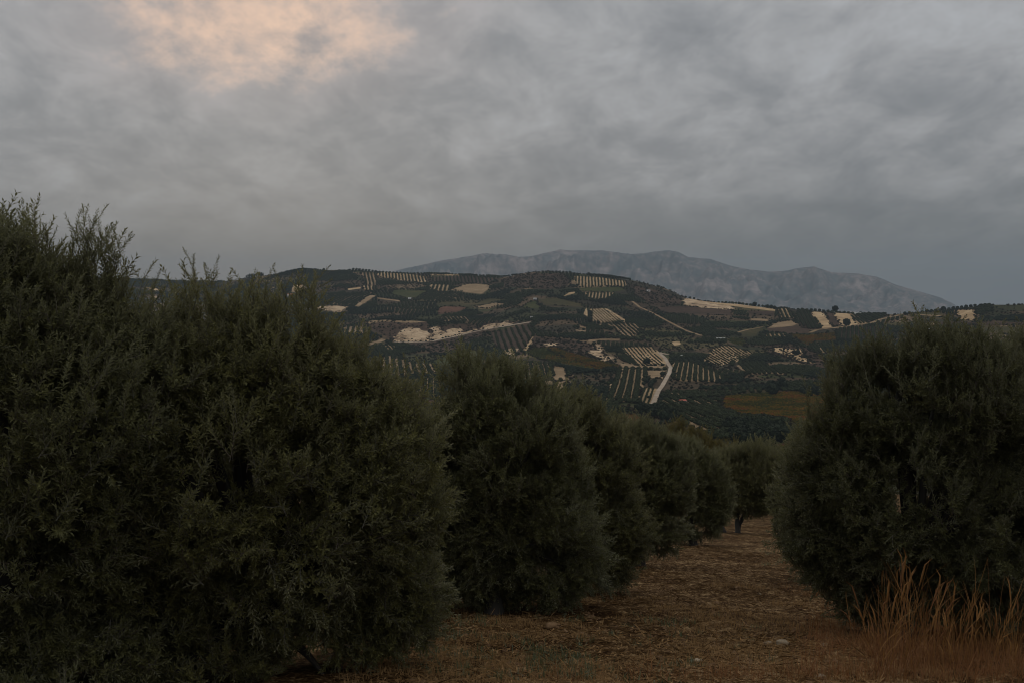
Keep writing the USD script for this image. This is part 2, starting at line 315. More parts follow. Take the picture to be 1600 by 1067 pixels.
JN = int(np.searchsorted(R, 239))
v, f = grid_mesh(0, JN + 1)
tag(usdkit.mesh(stage, path('ground'), (v, f), M['soil'], smooth=True), 'bare brown orchard soil sloping away between the olive trees', 'ground', kind='structure')
v, f = grid_mesh(JN, len(R))
tag(usdkit.mesh(stage, path('hillside'), (v, f), M['hill'], smooth=True), 'broad scrubby hillside patched with groves and fields across the valley', 'hill', kind='structure')

# far mountain
RIDGE = np.array([(380, 452), (480, 446), (560, 437), (630, 420), (680, 409), (720, 402), (760, 395), (775, 397), (790, 397), (810, 401), (830, 400), (855, 394), (875, 389), (885, 390), (900, 391), (940, 391), (960, 394), (985, 397), (1005, 396), (1025, 393), (1045, 391),
    (1060, 394), (1075, 402), (1110, 405), (1140, 415), (1170, 421), (1200, 424.5), (1230, 423), (1250, 418.5), (1270, 417), (1300, 426), (1340, 428), (1370, 433), (1400, 445), (1440, 456), (1470, 464), (1490, 473), (1510, 486), (1560, 500), (1700, 510)], float)
def mountain():
    D = 12000.0
    xs = np.linspace(380, 1700, 560)
    az = az_of(xs)
    t = np.linspace(-1, 1, 90)
    rr = D + t * 2600
    top = EYE - (np.interp(xs, RIDGE[:, 0], RIDGE[:, 1]) - HORIZON) / FPX * D
    base = -475.0
    Pm = np.stack([np.sin(az)[:, None] * rr, np.cos(az)[:, None] * rr, np.zeros((len(az), len(rr)))], -1)
    shape = np.clip(1 - np.abs(t), 0, 1) ** 0.85
    rid = 1 - np.abs(2 * fbm(Pm / np.array([420.0, 900.0, 1]), 5, seed=3) - 1) * 2
    rid2 = 1 - np.abs(2 * fbm(Pm / np.array([130.0, 260.0, 1]), 3, seed=13) - 1) * 2
    z = base + (top - base)[:, None] * shape[None] * (1 + (0.44 * (rid - 0.45) + 0.16 * (rid2 - 0.5)) * np.clip(np.abs(t)[None] * 3.5, 0, 1) ** 1.3)
    # never let a flank stand higher in the view than the crest
    z = np.minimum(z, EYE + (top[:, None] - EYE) * rr[None] / D * 0.995 * (t[None] < 0) + 1e9 * (t[None] >= 0))
    z = np.maximum(z, base)
    z += (2.5 * (fbm(Pm / 60.0, 2, seed=2) - 0.5)) * (shape[None] > 0)
    Pm[..., 2] = z
    n, m = z.shape
    a, b = np.meshgrid(np.arange(n - 1), np.arange(m - 1), indexing='ij')
    q = np.stack([a * m + b, (a + 1) * m + b, (a + 1) * m + b + 1, a * m + b + 1], -1).reshape(-1, 4)
    return Pm.reshape(-1, 3), np.vstack([q[:, [0, 2, 1]], q[:, [0, 3, 2]]])
tag(usdkit.mesh(stage, path('mountain'), mountain(), M['mountain'], smooth=True), 'long bare grey mountain fading into the haze behind the hill', 'mountain', kind='structure')

# haze
hz = usdkit.material(stage, '/World/Looks/evening_haze', {'v': ('principled_volume', {'color': (0.395, 0.47, 0.53), 'density': 5.0e-5, 'anisotropy': 0.0})}, [], volume='v.volume')
hb = trimesh.creation.box(bounds=[[-19000, -19000, -480], [19000, 19000, 420]])
tag(usdkit.mesh(stage, path('haze'), hb, hz), 'thin blue evening haze lying over the valley', 'haze', kind='stuff')

# ------------------------------------------------------------------ helpers for scattering
def quats(m):
    """(n,3,3) rotation matrices to half-float quaternions i, j, k, r."""
    from scipy.spatial.transform import Rotation
    return Rotation.from_matrix(m).as_quat()

def instancer(p, protos, pos, rot=None, scale=None, idx=None):
    pi = UsdGeom.PointInstancer.Define(stage, p)
    for k, (mesh, mat) in enumerate(protos):
        usdkit.mesh(stage, f'{p}/prototypes/piece_{k}', mesh, mat)
        pi.CreatePrototypesRel().AddTarget(f'{p}/prototypes/piece_{k}')
    n = len(pos)
    pi.CreatePositionsAttr(Vt.Vec3fArray.FromNumpy(np.asarray(pos, np.float32)))
    pi.CreateProtoIndicesAttr(Vt.IntArray.FromNumpy(np.asarray(idx if idx is not None else np.zeros(n), np.int32)))
    if rot is not None:
        pi.CreateOrientationsAttr(Vt.QuathArray.FromNumpy(np.asarray(rot, np.float16)))
    if scale is not None:
        s = np.asarray(scale, np.float32)
        if s.ndim == 1: s = np.repeat(s[:, None], 3, 1)
        pi.CreateScalesAttr(Vt.Vec3fArray.FromNumpy(s))
    return pi

def yaw_quats(a):
    q = np.zeros((len(a), 4)); q[:, 2] = np.sin(a / 2); q[:, 3] = np.cos(a / 2)
    return q

def frames(zdir, rng):
    """Rotation matrices whose z axis is zdir, turned at random about it."""
    z = zdir / np.linalg.norm(zdir, axis=1, keepdims=True)
    r = rng.normal(size=z.shape)
    x = np.cross(r, z); x /= np.linalg.norm(x, axis=1, keepdims=True)
    return np.stack([x, np.cross(z, x), z], -1)

def tube(points, radii, sides=6):
    p = np.asarray(points, float); n = len(p)
    t = np.gradient(p, axis=0); t /= np.linalg.norm(t, axis=1, keepdims=True) + 1e-12
    a = np.cross(t, np.where(np.abs(t[:, 2:]) < 0.9, [0, 0, 1.0], [1.0, 0, 0])); a /= np.linalg.norm(a, axis=1, keepdims=True) + 1e-12
    b = np.cross(t, a); ang = np.arange(sides) * 2 * np.pi / sides
    v = p[:, None] + np.broadcast_to(radii, (n,))[:, None, None] * (np.cos(ang)[None, :, None] * a[:, None] + np.sin(ang)[None, :, None] * b[:, None])
    i, j = np.meshgrid(np.arange(n - 1), np.arange(sides), indexing='ij')
    q = np.stack([i * sides + j, i * sides + (j + 1) % sides, (i + 1) * sides + (j + 1) % sides, (i + 1) * sides + j], -1).reshape(-1, 4)
    return v.reshape(-1, 3), np.vstack([q[:, [0, 1, 2]], q[:, [0, 2, 3]]])

def join(parts):
    vs, fs, n = [], [], 0
    for v, f in parts:
        vs.append(np.asarray(v)); fs.append(np.asarray(f) + n); n += len(v)
    return np.vstack(vs), np.vstack(fs)

# ------------------------------------------------------------------ the patchwork across the valley
# name, label, material key, layer, pixel outline in the photograph (back-projected onto the terrain), grove = (row line in pixels, row spacing in pixels, spacing along the row in m, tree scale, share planted) or None
F = []
def field(name, label, mat, poly, layer=1, grove=None): F.append((name, label, mat, layer, poly, grove))
g = 'grove_soil'
field(g, 'pale comb of olive rows just under the ridge left of the mountain', 'pale', [(592,426),(640,429),(669,434),(664,442.5),(626,438.5),(600,434),(588,430)], 1, (((633,431),(635,441)), 5.0, 5.5, 0.85, 0.97))
field('bare_field', 'thin pale strip lying along the ridge top', 'pale', [(672,427.5),(718,430),(718,432),(672,430)])
field(g, 'brown soil under faint vertical rows right of the pale comb', 'brown', [(672,434),(729,432),(780,435),(765,444),(672,441)], 1, (((720,434),(722,443)), 5.5, 6, 0.8, 0.8))
field('bare_field', 'pinkish tan bare field high on the hill with a pointed edge', 'tan', [(705,453.5),(727,445),(744,444),(763,446),(762,453.5),(753,459.5),(735,458)], 1)
field('green_field', 'dull green field left of the pinkish bare field', 'green', [(609,459.5),(615,453.5),(666,455),(654,465.5),(640,468)])
field(g, 'dark grove with curved pale gaps beside the green field', 'pale', [(669,453.5),(673.5,445),(705,446),(703,453),(693,456.5)], 1, (((680,446),(677,455)), 6.5, 5, 1.0, 0.97))
field(g, 'grove of slanting rows below the pinkish bare field', 'tan', [(657,465.5),(670,456.5),(724,459.5),(708,470),(664,471.5)], 1, (((724,460),(709,468)), 6.0, 5, 0.95, 0.97))
field('vineyard', 'long olive brown strip above the pale wedge field', 'olivefield', [(681,474.5),(696,472),(742,474.5),(765,467),(790,468.5),(735,480),(684,477)])
field('bare_field', 'pale wedge shaped field in the middle of the hill', 'tan', [(741,480.5),(769,474.5),(787,475),(762,483.5)])
field('bare_field', 'dark red brown field left of the pale wedge', 'red', [(684,483.5),(694,479),(732,481),(714,488),(684,492)])
field('green_field', 'small dull green field beside the white hut', 'green', [(814,482),(822,475),(839,470),(842,483)])
field(g, 'speckled pale patch above the bare bank', 'tan', [(687,495.5),(724.5,495),(735,501.5),(696,504.5)], 1, (((690,496),(696,504)), 6, 6, 0.9, 0.9))
field('scrub_slope', 'brown scrubby slope above the bare bank', 'brown', [(569.5,503),(600,501),(666,503.5),(673,512),(711,507),(735,507),(750,512),(756,506),(801,503),(826,504),(750,517),(675,533),(640,536),(616,535),(600,524),(578,513)], 1)
field('bank', 'ragged pale earth bank at the lower end of the road', 'cliff', [(616.5,534.5),(618,525.5),(627,519),(636,513.5),(643,511),(649.5,512),(657,513),(664.5,516.5),(670,522),(675,530),(670,534),(645,535)], 2)
field('bank', 'ragged pale earth bank in the middle of the road cutting', 'cliff', [(676.5,530),(675,522),(676.5,513.5),(687,512),(692,517),(696,521),(700,517),(705,513.5),(712,514),(717,512),(724.5,520),(740,517.5),(744,513),(748,517),(697.5,528),(679.5,532)], 2)
field('bank', 'pale earth bank at the upper end of the road', 'cliff', [(750,516.5),(751.5,510.5),(763,508),(775.5,504.5),(790,505),(807,503.8),(801,508),(765,515)], 2)
field('bare_strip', 'narrow tan edge along the top of the scrubby slope', 'tan', [(570,504),(580,502),(600,501),(645,502),(666,504),(645,505.5),(600,503.5),(576,507)], 2)
field('scrub_slope', 'red brown scrubby slope below the road', 'brown', [(639,537),(690,531),(750,519),(762,522),(724,537),(729,546),(675,554),(672,545),(645,542)], 1)
field('green_field', 'dark green field below the road', 'green', [(669,566),(705,555),(744,546.5),(750,554),(735,570),(716,569),(690,573)])
field(g, 'broken scrubby grove right of the road with pale gaps', 'brown', [(765,521),(828,506),(834,521),(828,533),(820,545),(816,554),(787,549.5),(775,542)], 1, (((790,520),(800,545)), 9, 7, 0.9, 0.75))
field('bare_strip', 'pale track edge beside the yellow green vineyard', 'pale', [(831,527),(816.5,549.5),(824,548),(833,528.5)], 2)
field('bare_strip', 'broken pale patch left of the yellow green vineyard', 'cliff', [(787,547),(800,544),(812,545),(806,552),(800,556),(790,553)], 2)
field('vineyard', 'yellow green vineyard turning brown along its upper edge', 'green', [(821,552),(833,544),(852,543),(870.5,544),(899,553.5),(935,563),(969.5,571.5),(935,577.5),(912.5,574.5),(870.5,567),(842,561)])
field('vineyard', 'brown upper edge of the yellow green vineyard', 'vine', [(858,543.5),(870.5,544),(899,553.5),(935,563),(969.5,571.5),(940,576.5),(905,566),(880,558),(860,549)], 2)
field('scrub_slope', 'brown slope of scrub and bare earth above the vineyard', 'brown', [(833,527),(870,529),(911,534.5),(944,548),(947,560),(960,568),(935,562),(893,551),(867.5,543.5),(831.5,543.5)])
field('bank', 'lower of two pale earth scars beside the vineyard', 'cliff', [(917,549.5),(926,547),(935,548),(948.5,557),(956,564),(950,566),(942,561),(935,560)], 2)
field('bank', 'upper of two pale earth scars beside the vineyard', 'cliff', [(927.5,540.5),(935,538),(942.5,542),(942.5,548),(929,545)], 2)
field('bank', 'small pale scar at the top of the brown slope', 'cliff', [(849.5,537.5),(860,536),(872,537),(872,541),(850,541)], 2)
field(g, 'pale field dotted with small young olive trees', 'pale', [(968,544.5),(990,542.5),(1020,543),(1032,552),(1042.5,567),(1039.5,571.5),(1005,572),(996,570)], 1, (((985,545),(1012,572)), 6.4, 10.5, 0.5, 0.97))
field(g, 'pale slanting strips left of the dotted field', 'pale', [(961,556.5),(978,555),(996,571.5),(984,568.5)], 1, (((963,556),(984,569)), 4.5, 6, 0.75, 0.97))
field('bare_strip', 'tan edge under the dotted field', 'tan', [(968,568),(1000,571.5),(1040,572.5),(1040,575.5),(972,574.5)], 2)
field(g, 'pale soil under three broad gaps between dark olive rows', 'pale', [(970.5,576),(1011,577.5),(1005,606),(993,630),(945,624),(949.5,606),(964.5,585)], 1, (((981,578),(969,625)), 11.3, 5, 1.15, 0.99))
field('dry_field', 'tan dry patch beside the white road', 'tan', [(1011,579),(1042.5,579),(1035,592.5),(1011,589.5)])
field(g, 'straw yellow field of narrow rows beside the white road', 'pale', [(1003.5,606),(1029,607.5),(1020,631),(993,630)], 1, (((1005,607),(994.5,630)), 6.8, 4.5, 0.42, 0.97))
field(g, 'grove of eight pale gaps right of the white road', 'pale', [(1050,567),(1080,566),(1122,583.5),(1140,592.5),(1116,597),(1056,595.5)], 1, (((1079,567),(1075.5,595)), 8.0, 5, 0.92, 0.99))
field(g, 'short pale slanting gaps at the foot of the white road', 'pale', [(1035,613.5),(1069.5,615),(1072.5,621),(1041,622.5)], 1, (((1038,613.5),(1042.5,622)), 9.5, 5, 0.85, 0.98))
field(g, 'soil under the slanting dark rows near the orange roof', 'tan', [(1024,633),(1032,626),(1050,624),(1085,625),(1122,624),(1125,642),(1134,662),(1140,676),(1100,672),(1060,662),(1000,646),(985,640)], 1, (((1029,633),(1087,657)), 19.0, 4.6, 0.86, 0.99))
field('dry_field', 'brown green meadow behind the orchard trees', 'vine', [(957,652.5),(975,648),(990,646.5),(1012,655),(1008,668),(972,668)])
field('vineyard', 'large orange and yellow autumn vineyard in the valley', 'vine', [(1126.5,628.5),(1131,619.5),(1165,616),(1203,613.5),(1267.5,612),(1300,614),(1300,650),(1285,669),(1245,667),(1230,656),(1197,651),(1155,649.5),(1132.5,639)])
field('bare_strip', 'pale bare spot in the autumn vineyard', 'tan', [(1230,623),(1242,622),(1242,625),(1232,626)], 2)
field('bare_field', 'rusty red brown patch below the dark tree belt', 'red', [(1203,684),(1215,676),(1232,668),(1250,670),(1255,690),(1215,700)])
field(g, 'pale rounded field chequered with olive trees', 'pale', [(1099.5,564),(1113,546),(1129.5,540),(1143,542),(1179,552),(1170,561),(1125,571.5)], 1, (((1151,545),(1176,560)), 6.2, 11.0, 0.58, 0.97))
field(g, 'grove of slanting pale gaps below the chequered field', 'tan', [(1150,571),(1164,567),(1190,568),(1229,585),(1222,586),(1204.5,584),(1170,586)], 1, (((1173,570),(1185,580.5)), 7.5, 5, 0.95, 0.98))
field('bare_field', 'pale bare field with a bush in it right of the chequered field', 'pale', [(1206,549),(1210.5,543),(1230,545.5),(1252.5,546),(1257,558),(1273.5,568.5),(1262,567),(1239,561),(1219.5,552)], 2)
field('scrub_slope', 'red brown slope round the bare field with the bush', 'brown', [(1195,552),(1208,541),(1256,543),(1285,556),(1300,580),(1275,573),(1240,564)], 1)
field(g, 'small grove with two bright gaps on the right slope', 'pale', [(1276,537),(1282,536),(1293,551),(1283,551)], 1, (((1279,537),(1288,551)), 6, 5, 0.8, 0.97))
field('bare_field', 'left of two pale slanting fields on the right ridge', 'pale', [(1263,484.5),(1285,485),(1300,512),(1283.5,514)])
field('fallow_strip', 'brown strip between two pale slanting fields', 'brown', [(1285,485.5),(1300,486.5),(1313.5,509),(1301.5,512)])
field('bare_field', 'right of two pale slanting fields on the right ridge', 'pale', [(1300,487),(1322.5,488),(1342,509),(1328.5,510.5),(1313.5,509)])
field(g, 'pale lines of a grove beside the right slanting field', 'pale', [(1324,488),(1331.5,488),(1360,506),(1342,509)], 1, (((1324,488),(1345,508)), 5.5, 5, 0.8, 0.98))
field(g, 'dark slanting rows left of the two pale fields', 'brown', [(1250,485),(1263,484.5),(1283.5,514),(1265.5,515),(1240,503)], 1, (((1263,485),(1283,514)), 5.5, 5, 1.0, 0.98))
field(g, 'three bright gaps between rows on the right ridge', 'pale', [(1214.5,482.5),(1232.5,483),(1243,498),(1219,499)], 1, (((1216,483),(1222,498)), 6.0, 5, 0.85, 0.98))
field('bare_field', 'pale lens shaped field on the right slope', 'tan', [(1198,513.5),(1213,504.5),(1237,501.5),(1249,504.5),(1243,508),(1237,510)], 1)
field('bare_field', 'brown field under the pale lens', 'brown', [(1198,514),(1240,510.5),(1264,515),(1264,521),(1231,522),(1199.5,518)])
field(g, 'row of short bright gaps under the brown field', 'pale', [(1193.5,522.5),(1225,522),(1228,528),(1196.5,529)], 1, (((1208,522),(1212,528.5)), 6.5, 5, 0.8, 0.98))
field('vineyard', 'olive and rust vineyard below the two pale fields', 'vine', [(1232.5,522),(1265.5,524),(1304.5,519.5),(1307.5,531.5),(1276,533),(1264,540.5),(1243,530)])
field(g, 'dark grove of upright rows below the right track', 'brown', [(1306,515),(1342,510.5),(1390,510.5),(1393,531.5),(1313.5,531.5)], 1, (((1345,512),(1346,531)), 6.0, 5, 0.95, 0.97))
field(g, 'grove on the right ridge above the track', 'brown', [(1331.5,488),(1400,489),(1380,497),(1360,505)], 1, (((1340,489),(1362,503)), 6, 5, 0.95, 0.97))
field('terrace', 'upper green terrace at the saddle of the right ridge', 'olivefield', [(1414,490),(1472.5,488.5),(1474,493.5),(1441,492)])
field('terrace', 'lower green terrace at the saddle of the right ridge', 'olivefield', [(1417,493.5),(1474,496.5),(1480,501),(1450,498)])
field('bare_strip', 'pale edge between the two green terraces', 'tan', [(1425,491.8),(1472,493.5),(1478,497),(1470,495.5),(1430,493)], 2)
field('bare_field', 'pale square field near the right skyline', 'pale', [(1493.5,485),(1523.5,485),(1524,501),(1501,501),(1496.5,492)])
field('terrace', 'dull green terrace low on the right hill', 'olivefield', [(1529.5,510),(1640,513),(1640,523.5),(1529.5,522)])
field('terrace', 'dark brown terrace under the green one on the right hill', 'brown', [(1440,503),(1520,504),(1640,504),(1640,509),(1520,508),(1450,507)])
field('bare_strip', 'pale strip seen over the right hand trees', 'tan', [(1448.5,531),(1475.5,531),(1475.5,535.5),(1450,535)])
field('bare_strip', 'short pale strip on the terraced hill', 'tan', [(1443,506.5),(1462,505.5),(1460,508.5),(1446,508.5)], 2)
field('bare_strip', 'pale brown clearing beside the far white house', 'tan', [(1537,553.5),(1572,553),(1572,558),(1540,558)])
field('bare_field', 'small pale field on the left hill below the summit', 'pale', [(455.5,455),(458.5,446),(473.5,446),(472,455),(460,456)])
field(g, 'pale rows on the left shoulder of the hill', 'tan', [(403,440),(436,433.5),(455.5,434.5),(449.5,440)], 1, (((430,435),(424,440)), 5, 6, 0.7, 0.95))
field(g, 'chequered pale grove low on the left shoulder', 'tan', [(413,449),(442,447),(436,456),(416,457)], 1, (((436,448),(420,455)), 5, 6, 0.7, 0.95))
field('scrub_slope', 'brown band across the left hill', 'brown', [(484,453.5),(535,450.5),(542.5,453),(505,458),(487,459.5)])
field('bare_strip', 'small pale ledge on the left hill', 'pale', [(540,452),(563,449.5),(563,451.5),(545,454)])
field(g, 'grove of slanting pale lines on the left hill', 'tan', [(497.5,461),(584.5,458),(550,479),(523,476),(502,470)], 1, (((568,461),(542.5,474.5)), 6.5, 5, 0.98, 0.98))
field('bare_strip', 'brown track climbing beside the slanting grove', 'tan', [(554.5,479),(577,462),(587.5,462.5),(560.5,480)], 2)
field('bank', 'pale bank on the left hill above a dark grove', 'cliff', [(499,479),(520,479),(542.5,480.5),(535,486.5),(523,490),(518.5,486.5),(499,483.5)], 2)
field('bare_strip', 'thin pale strip beside the green field', 'tan', [(590.5,465.5),(625,470),(625,472),(590.5,467.5)])
field(g, 'short bright gaps in a grove on the left hill', 'pale', [(566.5,447.5),(583,447),(583,456.5),(569.5,455)], 1, (((574,447),(576,456)), 5.5, 5, 0.85, 0.97))
field(g, 'curving dark rows under the left skyline', 'tan', [(563.5,426),(588,427),(587.5,446),(572.5,446)], 1, (((576,427),(580,446)), 5.5, 5, 0.92, 0.98))
field(g, 'grove with curved brown gaps at the edge of the scrubby slope', 'tan', [(536,512),(566.5,509),(577,521),(536,522.5)], 1, (((556,510),(553,522)), 8.5, 5, 0.9, 0.98))
field(g, 'slanting pale gaps below the scrubby slope', 'pale', [(598,539),(614.5,539),(619,548),(610,549.5)], 1, (((602,539),(612,549)), 6, 5, 0.8, 0.97))
field(g, 'valley grove of upright rows with bright gaps', 'pale', [(620,592.5),(692,591),(689,621),(615,621)], 1, (((684.5,592),(686,621)), 9.75, 5, 1.12, 0.99))
field(g, 'valley grove of upright rows above the bright gaps', 'tan', [(584,570),(605,555),(650,568.5),(677,568.5),(684.5,586),(600,587)], 1, (((675,570),(683,585)), 10.5, 5, 1.15, 0.99))
field('bare_strip', 'reddish terrace edge under the valley grove', 'red', [(600,634),(635,630),(680,625),(681,629),(635,634)])
field(g, 'grove of upright rows left of the pale square field', 'tan', [(775,563.5),(820,566),(863,570),(864.5,591),(815,600),(770,590)], 1, (((801,567),(802,582)), 7.7, 5, 0.98, 0.98))
field('bare_field', 'upper half of the pale rectangle behind the orchard', 'tan', [(863,572),(882.5,574.5),(885.5,585),(882,594),(865,593)], 2)
field('bare_field', 'lower half of the pale rectangle behind the orchard', 'tan', [(867,597),(882,596),(878,616.5),(870.5,612)], 2)
field('bare_field', 'dull tan strip left of the pale rectangle', 'tan', [(850,595),(866,596),(868,602),(852,601)], 1)
field('bare_field', 'long pale sliver on the far left hill', 'pale', [(228,449),(240,450.5),(258,455),(255,457),(232.5,453.5)])
field('bare_field', 'small tan patch on the far left hill', 'tan', [(233,464),(247.5,463),(246,468)])
field(g, 'pale comb of olive rows under the round summit', 'pale', [(896,432),(935,434),(978.5,440),(978.5,450.5),(959,447.5),(908,450),(896,439)], 1, (((910,432),(910,438)), 5.0, 5.5, 0.72, 0.97))
field('bare_strip', 'pale spot left of the summit comb', 'tan', [(893,441),(905,441),(903,443.5),(894,443)])
field('green_field', 'dark green belt under the summit comb', 'green', [(905,450.5),(965,449),(977,453.5),(957.5,457),(909.5,456)])
field(g, 'lower bright comb of rows under the round summit', 'pale', [(914,458),(959,458),(950,468.5),(920,468.5)], 1, (((940,458),(938.5,468)), 5.2, 5, 0.78, 0.98))
field('bare_strip', 'pale wedge left of the lower comb', 'pale', [(879.5,464),(888.5,458),(899,456.5),(896,459.5)])
field('bare_strip', 'thin pale line high on the dark slope', 'tan', [(819,450.5),(834,449.5),(832,451.8),(820,452.2)])
field('terrace', 'olive green terraces right of the small white hut', 'olivefield', [(840.5,468.5),(866,465.5),(911,476),(909.5,480),(854,477.5)])
field(g, 'pale trapezoid of slanting rows in the middle of the hill', 'pale', [(921.5,483.5),(942.5,482),(975,503),(954.5,505),(927.5,504.5)], 1, (((932,483.5),(954.5,503)), 5.2, 6, 0.45, 0.95))
field('bare_strip', 'pale strip along the left of the trapezoid', 'pale', [(911,491),(917,482),(918.5,496)])
field('bare_strip', 'pale strip along the right of the trapezoid', 'pale', [(942.5,483),(948.5,483.5),(977,500),(975.5,504.5)], 2)
field(g, 'reddish speckled grove below the trapezoid', 'tan', [(927.5,507.5),(959,507.5),(995,506),(1000,520),(992,527),(972.5,528.5),(965,516.5)], 1, (((960,508),(980,527)), 7, 7.5, 0.8, 0.85))
field('bare_strip', 'short pale line left of the speckled grove', 'tan', [(903.5,509),(917,512.5),(916,514.5),(905,511.5)])
field('bare_strip', 'lower short pale line left of the speckled grove', 'tan', [(899,516),(915.5,517.5),(915,519),(900,517.5)])
field('bare_strip', 'tan strip above the dotted field', 'tan', [(917,532),(940,530),(968,530),(968,532.5),(940,532),(920,535)])
field('bank', 'bright pale bank on the ridge where the summit slope ends', 'cliff', [(1064.5,469.5),(1076.5,467),(1120,477),(1147,480),(1145.5,484.5),(1109.5,482.5),(1096,481),(1072,478)], 2)
field('bare_strip', 'long pale strip along the right ridge', 'pale', [(1078,466.5),(1150,475.5),(1213,484),(1211.5,487),(1165,481.5),(1105,474)], 1)
field('bare_field', 'red brown field under the bright bank', 'brown', [(1022.5,480.5),(1067.5,479),(1144,484.5),(1144,494),(1090,492),(1037.5,489.5)])
field('bare_field', 'brown field under the long pale strip', 'brown', [(1168,486),(1210,487.5),(1208.5,495),(1169.5,490.5)])
field('bare_strip', 'tan edge in the wooded hollow', 'tan', [(1174,498.5),(1187,498),(1200,500),(1199,502.5),(1174,501)])
field('vineyard', 'green and yellow vineyard beside the white farm building', 'green', [(1135,531.5),(1144,528),(1166.5,530),(1163.5,542),(1144,537.5)])
field('bare_strip', 'small pale clearing among dark groves', 'pale', [(1050,534.5),(1063,534.5),(1061.5,539),(1052.5,540.5)])
field('terrace', 'brown green slope above the white farm building', 'olivefield', [(1157.5,515),(1192,513.5),(1180,525.5),(1156,527)])
field('scrub_slope', 'dark brown scrub left of the round summit', 'brown', [(785,437),(830,428),(880,428),(893,440),(880,452),(840,452),(790,448)])
field('scrub_slope', 'brown scrub right of the round summit', 'brown', [(985,445),(1030,455),(1065,468),(1062,478),(1020,478),(990,460)])

def densify(poly, step=6.0):
    out = []
    for (x0, y0), (x1, y1) in zip(poly, poly[1:] + poly[:1]):
        n = max(1, int(math.hypot(x1 - x0, (y1 - y0) * 2) / step))
        for k in range(n): out.append((x0 + (x1 - x0) * k / n, y0 + (y1 - y0) * k / n))
    return np.array(out)

def drape(poly, off, spacing=6.0, rough=None):
    """A sheet over the terrain inside a world polygon."""
    b = poly.segmentize(spacing)
    pts = []
    for geom in getattr(b, 'geoms', [b]):
        pts.append(np.array(geom.exterior.coords)[:-1])
    x0, y0, x1, y1 = poly.bounds
    gx, gy = np.meshgrid(np.arange(x0, x1, spacing), np.arange(y0, y1, spacing))
    gp = np.stack([gx.ravel(), gy.ravel()], -1)
    inner = poly.buffer(-spacing * 0.4)
    gp = gp[shapely.contains_xy(inner, gp[:, 0], gp[:, 1])]
    P = np.vstack(pts + [gp])
    t = Delaunay(P).simplices
    c = P[t].mean(1)
    t = t[shapely.contains_xy(poly, c[:, 0], c[:, 1])]
    a = P[t]
    cr = (a[:, 1, 0] - a[:, 0, 0]) * (a[:, 2, 1] - a[:, 0, 1]) - (a[:, 1, 1] - a[:, 0, 1]) * (a[:, 2, 0] - a[:, 0, 0])
    t[cr < 0] = t[cr < 0][:, ::-1]
    return np.column_stack([P, H(P[:, 0], P[:, 1]) + off]), t

rngF = np.random.default_rng(4)
TREES = []            # (x, y, scale, kind)
taken = []
def plant(poly, row, spacing_px, along, scale, share, kind=0, tagname=None):
    ends = back([row[0][0], row[1][0]], [row[0][1], row[1][1]])
    e = ends[1] - ends[0]; e /= np.linalg.norm(e)
    nrm = np.array([-e[1], e[0]])
    c = np.array(poly.centroid.coords[0])
    # row spacing: what a row covers across the line of sight, at this distance
    view = c / np.linalg.norm(c); side = np.array([view[1], -view[0]])
    mid = ends.mean(0)
    d = np.linalg.norm(c)
    # step sideways in the picture by spacing_px at the same pixel height and measure it across the rows
    azc, sl = math.atan2(c[0], c[1]), 0
    step = side * (spacing_px * d / FPX)
    sp = abs(step @ nrm)
    sp = max(sp, 3.2)
    pts = np.array(poly.exterior.coords) - c
    lo_n, hi_n = (pts @ nrm).min(), (pts @ nrm).max(); lo_e, hi_e = (pts @ e).min(), (pts @ e).max()
    rows = np.arange(lo_n, hi_n + sp, sp)
    out = []
    for q in rows:
        s = np.arange(lo_e + rngF.uniform(0, along), hi_e, along)
        if not len(s): continue
        p = c + np.outer(s + rngF.normal(0, along * 0.07, len(s)), e) + np.outer(q + rngF.normal(0, sp * 0.035, len(s)), nrm)
        out.append(p)
    p = np.vstack(out)
    p = p[shapely.contains_xy(poly, p[:, 0], p[:, 1])]
    p = p[rngF.random(len(p)) < share]
    for x, y in p: TREES.append((x, y, scale * rngF.uniform(0.85, 1.15), kind))
    return sp

